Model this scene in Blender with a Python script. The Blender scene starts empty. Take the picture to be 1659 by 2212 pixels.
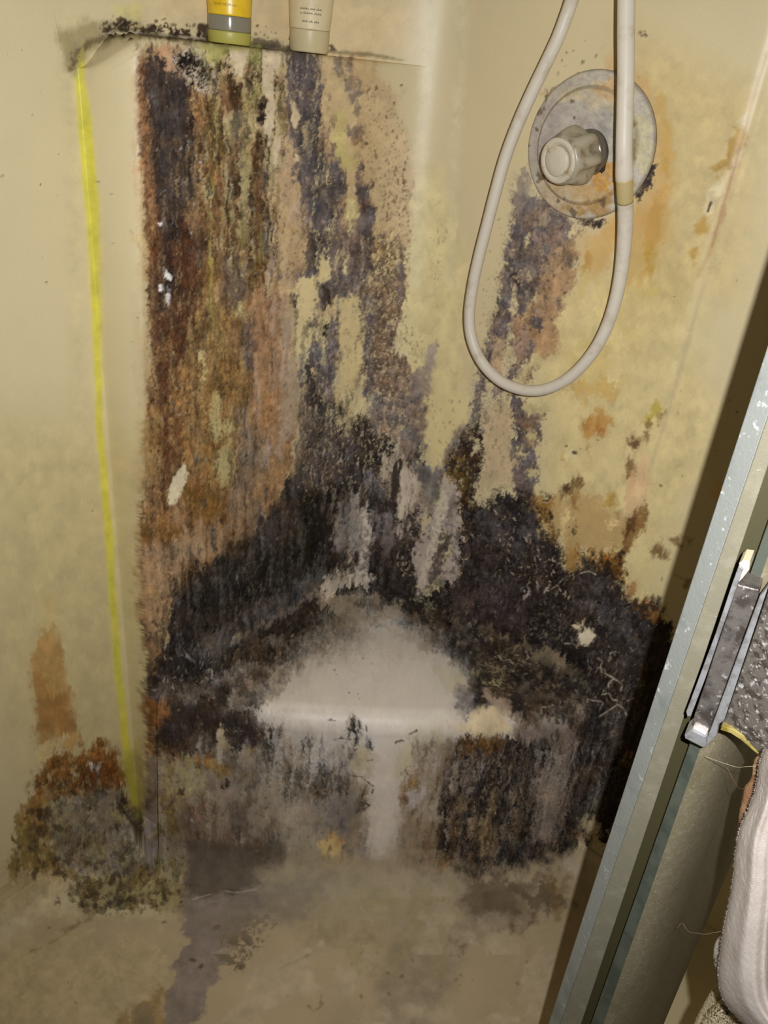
import bpy, bmesh, math, random
import numpy as np
from mathutils import Vector, Matrix

# ------------------------------------------------------------------ camera
W, H, FOC = 1659.0, 2212.0, 1724.0
CAM = np.array([0.0, 0.0, 1.19])
VPX, VPY = 490.0, 4130.0                      # where plumb lines meet in the photograph

scene = bpy.context.scene
col = scene.collection
_d = np.array([VPX - W / 2, VPY - H / 2, FOC]); _d /= np.linalg.norm(_d)
_up = -_d
_fw = np.array([0, 0, 1.0]); _fh = _fw - _up * _fw.dot(_up); _fh /= np.linalg.norm(_fh)
_rt = np.cross(_fh, _up)
if _rt[0] < 0: _rt = -_rt
MW = np.array([_rt, _fh, _up])                # camera (right, down, forward) -> world

def ray(x, y):
    return MW @ np.array([x - W / 2, y - H / 2, FOC])
def at_dist(x, y, dist):                      # point at a horizontal distance from the camera
    r = ray(x, y); return CAM + r * dist / math.hypot(r[0], r[1])
def on_plane(x, y, p0, n):
    r = ray(x, y); return CAM + r * (np.dot(p0 - CAM, n) / np.dot(r, n))
def at_z(x, y, z):
    r = ray(x, y); return CAM + r * (z - CAM[2]) / r[2]
def project(P):
    c = (P - CAM) @ MW
    w = np.maximum(c[..., 2], 1e-3)
    return c[..., 0] / w * FOC + W / 2, c[..., 1] / w * FOC + H / 2

cd = bpy.data.cameras.new('camera')
cd.sensor_fit = 'VERTICAL'; cd.sensor_height = 36.0; cd.sensor_width = 27.0
cd.lens = FOC / H * 36.0
cd.clip_start = 0.01
co = bpy.data.objects.new('camera', cd); col.objects.link(co)
rx = MW @ np.array([1, 0, 0]); ry = MW @ np.array([0, -1, 0]); rz = MW @ np.array([0, 0, -1])
co.matrix_world = Matrix(((rx[0], ry[0], rz[0], CAM[0]), (rx[1], ry[1], rz[1], CAM[1]), (rx[2], ry[2], rz[2], CAM[2]), (0, 0, 0, 1)))
scene.camera = co

# ------------------------------------------------------------------ light
wd = bpy.data.worlds.new('World'); scene.world = wd; wd.use_nodes = True
wd.node_tree.nodes['Background'].inputs[0].default_value = (1.0, 0.86, 0.62, 1)
wd.node_tree.nodes['Background'].inputs[1].default_value = 0.030
# the telephone's flash: a small lamp a few centimetres beside the lens
ld = bpy.data.lights.new('flash', 'SPOT')
ld.energy = 35.0; ld.color = (0.935, 0.94, 0.975); ld.shadow_soft_size = 0.0035
ld.spot_size = math.radians(140); ld.spot_blend = 1.0
lo = bpy.data.objects.new('flash', ld); col.objects.link(lo)
FL = CAM + MW @ np.array([0.036, -0.020, 0.0])
lo.location = FL
aim = on_plane(1040, 830, np.array([0, 1.0, 0]), np.array([0, 1.0, 0]))
lo.rotation_euler = (Vector(aim) - Vector(FL)).to_track_quat('-Z', 'Y').to_euler()
vs = scene.view_settings
scene.display_settings.display_device = 'sRGB'
vs.view_transform = 'Standard'; vs.look = 'None'; vs.gamma = 1.0; vs.use_curve_mapping = False
vs.exposure = 0.0

# ------------------------------------------------------------------ stall plan
Q = 1.0                                       # surface sample spacing factor
def U(az): a = math.radians(az); return np.array([math.sin(a), math.cos(a)])
dL = U(38.5); dR = U(125.5)                   # along the left wall to the corner, along the right wall from it
nL = np.array([-dL[1], dL[0]]); nR = np.array([-dR[1], dR[0]])     # outward normals
if nL[1] < 0: nL = -nL
if nR[1] < 0: nR = -nR
RF = 0.085                                    # corner fillet
K = U(-0.9) * (1.2 + 0.40 * RF)
turn = math.acos(np.clip(dL.dot(dR), -1, 1))  # change of direction at the corner
TT = RF * math.tan(turn / 2)
S1 = -TT; ARC = RF * turn; S2 = S1 + ARC
cen = K - dL * TT - nL * RF
def plan(s):
    """base point and outward normal for an array of path positions"""
    s = np.asarray(s, float)
    P = np.empty(s.shape + (2,)); N = np.empty_like(P)
    a = s <= S1; c = s >= S2; b = ~(a | c)
    P[a] = K + s[a, None] * dL; N[a] = nL
    P[c] = K + (TT + (s[c] - S2))[:, None] * dR; N[c] = nR
    f = (s[b] - S1) / RF
    a0 = math.atan2(nL[1], nL[0])
    ang = a0 - f
    nn = np.stack([np.cos(ang), np.sin(ang)], -1)
    P[b] = cen + nn * RF; N[b] = nn
    return P, N
def s_left(x, y, off=0.0):                    # path position of a photograph point on the left wall
    p = on_plane(x, y, np.array([*(K + nL * off), 0]), np.array([*nL, 0]))
    return float(np.dot(p[:2] - K, dL)), p
def s_right(x, y, off=0.0):
    p = on_plane(x, y, np.array([*(K + nR * off), 0]), np.array([*nR, 0]))
    return float(np.dot(p[:2] - K, dR)) - TT + S2, p
def sstep(a, b, x):
    t = np.clip((x - a) / (b - a), 0, 1); return t * t * (3 - 2 * t)

OFF = 0.055                                   # how far the block below the ledge stands proud
s_groove = s_left(168, 130, OFF)[0]
s_edge_t = s_left(305, 130)[0]; s_edge_b = s_left(318, 1800)[0]
z_edge_t = s_left(305, 130)[1][2]; z_edge_b = s_left(318, 1800)[1][2]
ZL = s_left(500, 99)[1][2]                    # ledge height
s_f0 = s_left(690, 118)[0]; s_f1 = s_left(900, 135)[0]
s_seam = s_right(1520, 600)[0]
SEAT_Z = 0.35
print('ZL', ZL, 'groove', s_groove, s_edge_t, s_edge_b, 'seam', s_seam)
# ------------------------------------------------------------------ helpers
def tag(o, label=None, cat=None, group=None, kind=None):
    if label: o['label'] = label
    if cat: o['category'] = cat
    if group: o['group'] = group
    if kind: o['kind'] = kind
    return o
def empty(name, loc):
    o = bpy.data.objects.new(name, None); col.objects.link(o); o.location = loc
    o.empty_display_size = 0.02
    return o
def link(name, me, mat, parent=None, smooth=True):
    o = bpy.data.objects.new(name, me); col.objects.link(o)
    if mat: me.materials.append(mat)
    if smooth:
        me.polygons.foreach_set('use_smooth', np.ones(len(me.polygons), bool))
    if parent:
        o.parent = parent
        o.matrix_parent_inverse = Matrix.Translation(parent.location).inverted() if parent.type == 'EMPTY' else Matrix()
    return o
def grid_mesh(name, P, wrap=False):
    """P: rows x cols x 3"""
    R, Cn = P.shape[:2]
    me = bpy.data.meshes.new(name)
    me.vertices.add(R * Cn); me.vertices.foreach_set('co', P.reshape(-1).astype(np.float32))
    cc = Cn if wrap else Cn - 1
    i = np.arange(R - 1)[:, None] * Cn; j = np.arange(cc)[None, :]; j2 = (j + 1) % Cn
    F = np.stack([i + j, i + j2, i + Cn + j2, i + Cn + j], -1).reshape(-1, 4)
    n = len(F)
    me.loops.add(n * 4); me.loops.foreach_set('vertex_index', F.reshape(-1).astype(np.int32))
    me.polygons.add(n)
    me.polygons.foreach_set('loop_start', np.arange(0, n * 4, 4, dtype=np.int32))
    me.update(calc_edges=True)
    return me
def bm_mesh(name, bm):
    me = bpy.data.meshes.new(name); bmesh.ops.recalc_face_normals(bm, faces=bm.faces[:])
    bm.to_mesh(me); bm.free(); return me
def tube_pts(path, rad, n=16, closed_ends=True):
    """swept tube along a polyline of 3d points -> bmesh"""
    bm = bmesh.new()
    path = [Vector(p) for p in path]
    rad = [rad] * len(path) if not hasattr(rad, '__len__') else rad
    t0 = (path[1] - path[0]).normalized()
    ref = Vector((0, 0, 1)) if abs(t0.z) < .9 else Vector((1, 0, 0))
    nrm = t0.cross(ref).normalized()
    rings = []
    for i, p in enumerate(path):
        t = (path[min(i + 1, len(path) - 1)] - path[max(i - 1, 0)]).normalized()
        nrm = (nrm - t * nrm.dot(t)).normalized(); b = t.cross(nrm)
        rings.append([bm.verts.new(p + (nrm * math.cos(2 * math.pi * k / n) + b * math.sin(2 * math.pi * k / n)) * rad[i]) for k in range(n)])
    for a, b in zip(rings, rings[1:]):
        for k in range(n):
            bm.faces.new((a[k], a[(k + 1) % n], b[(k + 1) % n], b[k]))
    if closed_ends:
        bm.faces.new(rings[0][::-1]); bm.faces.new(rings[-1])
    return bm
def catmull(pts, n=8):
    pts = [np.array(p, float) for p in pts]
    P = [2 * pts[0] - pts[1]] + pts + [2 * pts[-1] - pts[-2]]
    out = []
    for i in range(1, len(P) - 2):
        for k in range(n):
            t = k / n
            out.append(.5 * ((2 * P[i]) + (P[i + 1] - P[i - 1]) * t + (2 * P[i - 1] - 5 * P[i] + 4 * P[i + 1] - P[i + 2]) * t * t + (3 * P[i] - P[i - 1] - 3 * P[i + 1] + P[i + 2]) * t ** 3))
    out.append(pts[-1]); return out
def lathe(prof, n=64, frame=None, lobes=0, lobe_amp=None):
    """prof: (radius, height) list; frame: 4x4 to place; lobes flutes"""
    bm = bmesh.new(); rings = []
    for q, (r, h) in enumerate(prof):
        amp = lobe_amp[q] if lobe_amp else 0
        ring = []
        for k in range(n):
            a = 2 * math.pi * k / n
            rr = r * (1 + amp * math.cos(lobes * a)) if lobes else r
            v = Vector((rr * math.cos(a), rr * math.sin(a), h))
            ring.append(bm.verts.new(frame @ v if frame else v))
        rings.append(ring)
    for a, b in zip(rings, rings[1:]):
        for k in range(n):
            bm.faces.new((a[k], a[(k + 1) % n], b[(k + 1) % n], b[k]))
    bm.faces.new(rings[0][::-1]); bm.faces.new(rings[-1])
    return bm
def lin(c):
    c = np.asarray(c, float) / 255.0
    return np.where(c <= .04045, c / 12.92, ((c + .055) / 1.055) ** 2.4)
def mat(name, rgb, rough=.5, metal=0.0, spec=.5, trans=0.0, noise=None, bump=None, alpha=1.0, ior=1.45, coat=0.0):
    """noise: list of (rgb2, scale(xyz or float), lo, hi) mixes; bump: (scale, strength, distance)"""
    m = bpy.data.materials.new(name); m.use_nodes = True
    nt = m.node_tree; b = nt.nodes['Principled BSDF']
    b.inputs['Base Color'].default_value = (*lin(rgb), 1)
    b.inputs['Roughness'].default_value = rough; b.inputs['Metallic'].default_value = metal
    b.inputs['Specular IOR Level'].default_value = spec; b.inputs['Transmission Weight'].default_value = trans
    b.inputs['IOR'].default_value = ior; b.inputs['Alpha'].default_value = alpha
    b.inputs['Coat Weight'].default_value = coat
    tc = nt.nodes.new('ShaderNodeTexCoord')
    prev = None
    for rgb2, sc, lo_, hi_ in (noise or []):
        mp = nt.nodes.new('ShaderNodeMapping'); nt.links.new(tc.outputs['Object'], mp.inputs['Vector'])
        mp.inputs['Scale'].default_value = sc if hasattr(sc, '__len__') else (sc, sc, sc)
        nz = nt.nodes.new('ShaderNodeTexNoise'); nz.inputs['Scale'].default_value = 1.0
        nz.inputs['Detail'].default_value = 5; nz.inputs['Roughness'].default_value = .62
        nt.links.new(mp.outputs['Vector'], nz.inputs['Vector'])
        rp = nt.nodes.new('ShaderNodeMapRange'); rp.interpolation_type = 'SMOOTHSTEP'
        rp.inputs['From Min'].default_value = lo_; rp.inputs['From Max'].default_value = hi_
        nt.links.new(nz.outputs['Fac'], rp.inputs['Value'])
        mx = nt.nodes.new('ShaderNodeMix'); mx.data_type = 'RGBA'
        nt.links.new(rp.outputs['Result'], mx.inputs['Factor'])
        if prev is None: mx.inputs['A'].default_value = (*lin(rgb), 1)
        else: nt.links.new(prev, mx.inputs['A'])
        mx.inputs['B'].default_value = (*lin(rgb2), 1)
        prev = mx.outputs['Result']
    if prev is not None: nt.links.new(prev, b.inputs['Base Color'])
    if bump:
        nz = nt.nodes.new('ShaderNodeTexNoise'); nz.inputs['Scale'].default_value = bump[0]; nz.inputs['Detail'].default_value = 4
        nt.links.new(tc.outputs['Object'], nz.inputs['Vector'])
        bp = nt.nodes.new('ShaderNodeBump'); bp.inputs['Strength'].default_value = bump[1]; bp.inputs['Distance'].default_value = bump[2]
        nt.links.new(nz.outputs['Fac'], bp.inputs['Height']); nt.links.new(bp.outputs['Normal'], b.inputs['Normal'])
    return m
# ------------------------------------------------------------------ stains: a chart of the mould, rust and scum on the mouldings
ST = 1.5 * (Q if Q < 1.34 else 1.34)
CX0, CY0, CX1, CY1 = -60.0, -60.0, 1720.0, 2272.0
CW, CH = int((CX1 - CX0) / ST), int((CY1 - CY0) / ST)
gxs = CX0 + np.arange(CW) * ST; gys = CY0 + np.arange(CH) * ST
rng = np.random.default_rng(7)
def vnoise(u, v, seed):
    r = np.random.default_rng(seed); T = r.random((256, 256)).astype(np.float32)
    ui = np.floor(u).astype(np.int32); vi = np.floor(v).astype(np.int32)
    fu = (u - ui).astype(np.float32); fv = (v - vi).astype(np.float32)
    fu = fu * fu * (3 - 2 * fu); fv = fv * fv * (3 - 2 * fv)
    a = T[vi & 255, ui & 255]; b = T[vi & 255, (ui + 1) & 255]; c = T[(vi + 1) & 255, ui & 255]; d = T[(vi + 1) & 255, (ui + 1) & 255]
    return (a * (1 - fu) + b * fu) * (1 - fv) + (c * (1 - fu) + d * fu) * fv
GXc, GYc = np.meshgrid(gxs.astype(np.float32), gys.astype(np.float32))
PLUMB = VPX + (GXc - VPX) * (3025.0 / (VPY - np.minimum(GYc, 2300)))      # constant along a plumb line
def fbm(sx, sy, seed, octv=4, gain=.55, plumb=False):
    u = (PLUMB if plumb else GXc) / sx; v = GYc / sy
    o = np.zeros_like(GXc); g = 1.0
    for k in range(octv):
        o += g * vnoise(u + 17.3 * k, v + 5.1 * k, seed + k); u = u * 2.03; v = v * 2.03; g *= gain
    o -= o.mean(); return o / o.std()
NZ = {'iso': fbm(26, 26, 11, 4, .68), 'fine': fbm(8, 8, 21, 3, .7), 'big': fbm(110, 110, 31, 4, .55),
      'streak': fbm(14, 84, 41, 4, .72, True), 'fstreak': fbm(5, 24, 51, 3, .7, True)}
NZ['drip'] = fbm(4.2, 64, 71, 4, .75, True)
ALT = {'drip': [NZ['drip'], fbm(4.2, 64, 171, 4, .75, True), fbm(6, 90, 271, 4, .75, True)], 'streak': [NZ['streak'], fbm(14, 84, 141, 4, .72, True), fbm(14, 84, 241, 4, .72, True)], 'fstreak': [NZ['fstreak'], fbm(5, 24, 151, 3, .7, True), fbm(5, 24, 251, 3, .7, True)]}
_roll = [0]
def noise(kind, sl):
    """a window of a noise field, shifted differently at every call"""
    _roll[0] += 1
    k = _roll[0]; pl = kind in ALT
    f = ALT[kind][k % 3] if pl else NZ[kind]
    y0 = (sl[0].start + 97 * k) % CH; x0 = sl[1].start if pl else (sl[1].start + 61 * k) % CW
    iy = (np.arange(sl[0].stop - sl[0].start) + y0) % CH; ix = (np.arange(sl[1].stop - sl[1].start) + x0) % CW
    return f[np.ix_(iy, ix)]

# how strongly the flash reaches each part of the stall (used only to turn sampled tones into surface colours)
ILX = np.array([54, 274, 496, 717, 939, 1160, 1382, 1604.]); ILY = np.array([64, 295, 527, 758, 989, 1220, 1451, 1682, 1913, 2147.])
ILT = np.array([[.90,.80,.78,.78,.82,.78,.86,.92],[.93,.90,.83,.72,.76,.81,.91,1.0],[.92,.88,.80,.69,.73,.81,.91,.98],[.88,.82,.76,.63,.66,.77,.87,.94],
 [.79,.68,.67,.55,.59,.70,.80,.85],[.66,.56,.57,.47,.53,.61,.68,.73],[.53,.48,.56,.58,.57,.55,.56,.60],[.41,.36,.44,.46,.45,.41,.43,.46],
 [.34,.38,.44,.45,.44,.41,.40,.36],[.36,.41,.45,.47,.46,.43,.39,.37]])
LGAIN = 0.86
def illum(x, y):
    fx = np.clip(np.interp(x, ILX, np.arange(8)), 0, 6.999); fy = np.clip(np.interp(y, ILY, np.arange(10)), 0, 8.999)
    i, j = int(fy), int(fx); a, b = fy - i, fx - j
    return LGAIN * float((ILT[i, j] * (1 - b) + ILT[i, j + 1] * b) * (1 - a) + (ILT[i + 1, j] * (1 - b) + ILT[i + 1, j + 1] * b) * a)
def albedo(c, at, raw=False):
    c = np.asarray(c, float)
    if not raw:                               # dark films read warmer than they look beside the cream
        mx = c.max(); sat = (mx - c.min()) / mx; lum = c @ np.array([.3, .59, .11])
        t = (1 - float(sstep(.22, .5, sat))) * (1 - float(sstep(130, 172, mx)))
        c = c + (lum - c) * .14 * float(sstep(.3, .5, sat)) * (1 - float(sstep(160, 185, mx)))
        m_ = float(sstep(.22, .36, sat)) * float(sstep(85, 120, mx))
        c = c * np.array([.975 - .012 * m_, .975 - .012 * t + .03 * m_, .99 - .095 * t - .01 * m_])
    v = lin(c) / illum(*at)
    if not raw: v = v * (.95 - .25 * float(sstep(780, 1020, at[1])) * (1 - float(sstep(1900, 1990, at[1]))))
    return np.clip(v * min(1.0, .84 / v.max()), .004, .86)

CREAM = albedo((184, 170, 133), (1060, 200), True)
RGB = np.empty((CH, CW, 3), np.float32); RGB[:] = CREAM
CR = np.zeros((CH, CW), np.float32); HT = np.zeros((CH, CW), np.float32)
RGB *= (1 + .010 * NZ['big'])[..., None]

def window(pts, pad):
    p = np.asarray(pts, float)
    x0 = max(int((p[:, 0].min() - pad - CX0) / ST), 0); x1 = min(int((p[:, 0].max() + pad - CX0) / ST) + 2, CW)
    y0 = max(int((p[:, 1].min() - pad - CY0) / ST), 0); y1 = min(int((p[:, 1].max() + pad - CY0) / ST) + 2, CH)
    if x1 - x0 < 2 or y1 - y0 < 2: return None
    return (slice(y0, y1), slice(x0, x1))
def sdf(pts, sl):
    X = gxs[sl[1]][None, :].astype(np.float32); Y = gys[sl[0]][:, None].astype(np.float32)
    d = np.full((Y.shape[0], X.shape[1]), 1e9, np.float32); ins = np.zeros(d.shape, bool)
    n = len(pts)
    for i in range(n):
        ax, ay = pts[i]; bx, by = pts[(i + 1) % n]; ex, ey = bx - ax, by - ay
        t = np.clip(((X - ax) * ex + (Y - ay) * ey) / (ex * ex + ey * ey + 1e-9), 0, 1)
        d = np.minimum(d, (X - ax - t * ex) ** 2 + (Y - ay - t * ey) ** 2)
        if ay != by:
            ins ^= ((ay > Y) != (by > Y)) & (X < (Y - ay) / (by - ay) * ex + ax)
    d = np.sqrt(d); return np.where(ins, d, -d)
def lay(sl, a, c, at, var=.10, vk='iso', crust=None, h=None):
    alb = albedo(c, at, crust is not None and crust == 0).astype(np.float32)
    lum = float(alb @ np.array([.3, .6, .1]))
    if crust is None: crust = float(np.clip((.42 - lum) / .28, 0, 1))
    if h is None: h = .9 * crust
    tone = 1 + var * noise(vk, sl)
    A3 = a[..., None]
    RGB[sl] = RGB[sl] * (1 - A3) + alb * np.clip(tone, .3, 2)[..., None] * A3
    CR[sl] = CR[sl] * (1 - a) + crust * a
    HT[sl] = HT[sl] * (1 - a) + h * a
def P(pts, c, soft=3, amp=5, k='iso', op=1.0, brk=None, bk='fine', var=.10, vk='iso', at=None, crust=None, h=None):
    """an irregular stain: outline, colour, edge softness and raggedness, optional break-up"""
    sl = window(pts, soft + 2.5 * amp)
    if sl is None: return
    d = sdf(pts, sl) + amp * noise(k, sl)
    a = sstep(-soft, soft, d) * op
    if brk is not None: a = a * sstep(brk - .3, brk + .3, noise(bk, sl))
    q = np.asarray(pts, float)
    lay(sl, a.astype(np.float32), c, at or (q[:, 0].mean(), q[:, 1].mean()), var, vk, crust, h)
def S(pts, w, c, soft=1.5, amp=1.0, k='iso', op=1.0, brk=None, bk='fine', var=.06, at=None, crust=None, h=None):
    """a run or line of the given width(s)"""
    ws = list(w) if hasattr(w, '__len__') else [w] * len(pts)
    sl = window(pts, max(ws) + soft + 2.5 * amp)
    if sl is None: return
    X = gxs[sl[1]][None, :].astype(np.float32); Y = gys[sl[0]][:, None].astype(np.float32)
    best = np.full((Y.shape[0], X.shape[1]), -1e9, np.float32)
    for (ax, ay), (bx, by), w0, w1 in zip(pts, pts[1:], ws, ws[1:]):
        ex, ey = bx - ax, by - ay
        t = np.clip(((X - ax) * ex + (Y - ay) * ey) / (ex * ex + ey * ey + 1e-9), 0, 1)
        best = np.maximum(best, (w0 + (w1 - w0) * t) * .5 - np.sqrt((X - ax - t * ex) ** 2 + (Y - ay - t * ey) ** 2))
    a = sstep(-soft, soft, best + amp * noise(k, sl)) * op
    if brk is not None: a = a * sstep(brk - .3, brk + .3, noise(bk, sl))
    q = np.asarray(pts, float)
    lay(sl, a.astype(np.float32), c, at or (q[:, 0].mean(), q[:, 1].mean()), var, 'iso', crust, h)
def inside(pts, x, y):
    ins = False; n = len(pts)
    for i in range(n):
        (ax, ay), (bx, by) = pts[i], pts[(i + 1) % n]
        if (ay > y) != (by > y) and x < (y - ay) / (by - ay) * (bx - ax) + ax: ins = not ins
    return ins
LATE = []; PH = [0]
def D(*a, **k):
    LATE.append((0, a, k)) if not PH[0] else D_(*a, **k)
def F(*a, **k):
    LATE.append((1, a, k)) if not PH[0] else F_(*a, **k)
def D_(pts, n, r0_, r1_, c, el=1.3, op=.9, halo=None, crust=None):
    """scattered spots inside an outline"""
    q = np.asarray(pts, float); lo_, hi_ = q.min(0), q.max(0); made = 0
    for _ in range(n * 6):
        if made >= n: break
        x, y = rng.uniform(lo_[0], hi_[0]), rng.uniform(lo_[1], hi_[1])
        if not inside(pts, x, y): continue
        made += 1
        r = r0_ + (r1_ - r0_) * rng.random() ** 2.5
        e = el * rng.uniform(.8, 1.25)
        sl = window([(x, y)], r * max(e, 1) * 2.2 + 2)
        if sl is None: continue
        X = gxs[sl[1]][None, :] - x; Y = gys[sl[0]][:, None] - y
        an = np.arctan2(Y, X); wob = 1 + .25 * np.sin(2 * an + rng.random() * 6) + .15 * np.sin(5 * an + rng.random() * 6)
        dd = np.sqrt(X ** 2 + (Y / e) ** 2) / (r * wob)
        if halo is not None:
            lay(sl, (sstep(2.1, .6, dd) * .55 * op if False else (1 - sstep(.6, 2.1, dd)) * .55 * op).astype(np.float32), halo, (x, y), 0, crust=.1, h=0)
        lay(sl, ((1 - sstep(.65, 1.25, dd)) * op * rng.uniform(.55, 1)).astype(np.float32), c, (x, y), 0, crust=crust)
def F_(pts, n, ln, c, w=1.5, bias=1.5, op=.9):
    """curled edges of peeling film: short crooked light lines"""
    q = np.asarray(pts, float); lo_, hi_ = q.min(0), q.max(0); made = 0
    for _ in range(n * 6):
        if made >= n: break
        x, y = rng.uniform(lo_[0], hi_[0]), rng.uniform(lo_[1], hi_[1])
        if not inside(pts, x, y): continue
        made += 1
        a = rng.uniform(0, 6.28); L_ = ln * rng.uniform(.4, 1.2); pl = [(x, y)]
        for _k in range(3):
            a += rng.uniform(-1.1, 1.1); x += math.cos(a) * L_ / 3; y += math.sin(a) * L_ / 3 * bias; pl.append((x, y))
        ww = w * rng.uniform(.6, 1.3)
        S(pl, [ww * .5, ww, ww, ww * .4], c, soft=.9, amp=.3, op=op * rng.uniform(.5, 1), crust=.4, h=1.4)
def T(ox, oy, sc):
    return lambda pts: [(ox + x / sc, oy + y / sc) for x, y in pts]
t1 = T(280, 80, 4.1475); t2 = T(580, 80, 4.1475); t3 = T(280, 480, 4.1475); t4 = T(580, 480, 4.1475); t5 = T(280, 880, 4.1475)
t6 = T(620, 860, 3.95); t7 = T(940, 840, 3.318); t8 = T(1000, 440, 3.77); t9 = T(290, 1200, 3.318); t10 = T(700, 1200, 4.1475)
t11 = T(1000, 1200, 3.77); t12 = T(290, 1540, 3.318); t13 = T(700, 1540, 4.1475); t14 = T(940, 1540, 3.95); t15 = T(0, 1300, 3.16); t16 = T(0, 1850, 1.327)
tv = T(900, 0, 2.186)

SL = (96, 87, 89); SLD = (70, 60, 62); CH_ = (54, 46, 46); BK = (36, 31, 31); FLK = (200, 183, 142); PCH = (180, 147, 113)

# ---- broad tints of the gelcoat, then light painted down the corner
P([(-60, 900), (300, 950), (300, 1720), (100, 1700), (-60, 1500)], (150, 135, 90), 120, 0, op=.55, crust=0, h=0)
P([(1130, 620), (1480, 560), (1560, 900), (1400, 1340), (1180, 1150)], (190, 172, 118), 60, 10, 'big', op=.7, crust=0, h=0)
P([(1350, 60), (1659, 200), (1600, 640), (1340, 700)], (192, 170, 112), 70, 0, op=.6, crust=0, h=0)
P([(870, 380), (950, 360), (1010, 560), (1000, 960), (930, 1000), (860, 700)], (188, 173, 124), 25, 4, op=.7, crust=0, h=0)
P([(300, 0), (900, 0), (890, 120), (300, 60)], (194, 172, 132), 40, 0, op=.5, crust=0, h=0)
for x0_, x1_ in ((915, 945), (990, 1015)):  # two pale bands: light catching the corner fillet, painted into the colour
    P([(x0_, -60), (x1_, -60), (x1_ - 35, 620), (x0_ - 30, 620)], (190, 180, 146), 14, 0, op=.45, crust=0, h=0)

# ---- panel under the ledge: pale peach film, brown and rust
P([(300, 108), (785, 118), (850, 200), (890, 420), (875, 620), (645, 700), (642, 1000), (600, 1250), (305, 1420), (300, 1100), (330, 900), (318, 600), (296, 380)], (182, 150, 115), 8, 7, 'streak', op=.92, var=.05, crust=.15, h=.1)
S([(305, 120), (322, 480), (322, 700), (325, 900), (302, 1050)], [14, 26, 42, 40, 14], (165, 128, 84), 22, 4, 'streak', op=.55, crust=.1, h=0)
P(t5([(1000, -1000), (1450, -1000), (1520, 0), (1460, 260), (1310, 400), (1230, 250), (1150, -200)]), (152, 133, 113), 7, 4, 'streak', var=.05, vk='streak', crust=.2)
P([(322, 480), (420, 330), (560, 300), (590, 460), (585, 700), (590, 900), (530, 1180), (310, 1350), (303, 1100), (322, 900), (330, 620)], (126, 86, 50), 7, 9, 'streak', var=.26, vk='fstreak')
P([(430, 600), (540, 560), (560, 900), (500, 1080), (400, 1000), (400, 760)], (142, 104, 58), 14, 12, 'streak', op=.8, var=.2, vk='fstreak')
P([(545, 620), (610, 640), (610, 930), (570, 1000), (545, 860)], (150, 108, 78), 8, 7, 'streak', op=.9, var=.12, vk='fstreak')
P([(325, 490), (450, 500), (440, 640), (415, 720), (375, 820), (372, 960), (350, 1060), (340, 900), (352, 780), (330, 690), (320, 620)], (86, 53, 32), 5, 8, 'streak', op=.95, var=.25, vk='fine')
P([(345, 780), (372, 800), (385, 980), (350, 1080), (335, 980)], (92, 54, 30), 7, 8, 'streak', op=.75, brk=-.3)
P([(310, 900), (350, 900), (345, 1010), (306, 1060)], (160, 122, 70), 7, 5, op=.7, crust=.2)
D([(315, 480), (360, 480), (360, 1000), (325, 1100), (318, 800)], 150, .8, 3.5, (66, 38, 20), op=.85)
D([(360, 620), (540, 600), (520, 1050), (340, 1100)], 170, .7, 3.2, (78, 48, 22), el=1.8, op=.75)
# rust border and charcoal column
P(t1([(90, 180), (190, 200), (230, 900), (290, 1350), (300, 1659), (150, 1659), (120, 1300), (95, 900), (90, 500)]), (140, 92, 58), 4, 4, 'streak', var=.3, vk='fine', crust=.6)
D(t1([(80, 250), (220, 300), (270, 1300), (280, 1659), (140, 1659), (90, 900)]), 130, .8, 3.6, (70, 42, 26))
P(t1([(160, 180), (290, 190), (420, 330), (530, 480), (540, 1150), (650, 1190), (640, 1430), (500, 1700), (280, 1700), (250, 1250), (205, 1000), (160, 600), (130, 260)]), (66, 56, 53), 3, 6, 'streak', var=.15, vk='fstreak', crust=.75)
P(t1([(420, 330), (560, 420), (560, 800), (500, 700)]), (82, 58, 48), 5, 6, 'streak', op=.8)
P(t1([(505, 680), (575, 690), (590, 1150), (515, 1160)]), (44, 30, 24), 3, 4, 'streak')
P(t3([(270, -40), (520, -40), (440, 240), (425, 420), (470, 500), (360, 760), (290, 740), (290, 560), (280, 300)]), (52, 38, 35), 4, 6, 'streak', var=.15)
P(t3([(430, 0), (640, 0), (600, 500), (450, 560)]), (84, 48, 28), 7, 8, 'streak', op=.8, var=.25, vk='fstreak')
F(t1([(180, 900), (640, 900), (640, 1500), (240, 1500)]), 9, 7, (205, 200, 195), 2)
# brown middle with thin runs
P(t1([(560, 460), (720, 540), (700, 680), (880, 620), (880, 1000), (900, 1700), (640, 1700), (640, 1150), (600, 1000)]), (124, 84, 52), 4, 6, 'streak', var=.28, vk='fstreak')
P(t1([(790, 310), (880, 340), (900, 480), (890, 640), (780, 640)]), (138, 98, 68), 4, 4, 'streak', var=.18)
P(t1([(690, 560), (770, 560), (880, 900), (860, 1200), (720, 1220), (690, 900)]), (112, 82, 40), 6, 5, 'fine', op=.85, var=.3, vk='fine')
P(t1([(690, 560), (760, 540), (750, 760), (680, 780)]), (62, 44, 22), 4, 5, 'fine', op=.8)
P(t1([(890, 340), (1000, 420), (1015, 640), (920, 660)]), (72, 50, 28), 4, 4, 'streak')
P(t1([(905, 650), (1005, 630), (1005, 950), (900, 960)]), (116, 102, 88), 4, 4, 'streak')
P(t1([(900, 960), (980, 960), (960, 1300), (900, 1400)]), (112, 84, 62), 4, 4, 'streak', var=.2)
P(t1([(1010, 470), (1060, 540), (1180, 290), (1180, 500), (1110, 700), (1020, 690)]), (152, 130, 78), 3, 4, 'streak', var=.15)
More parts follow.
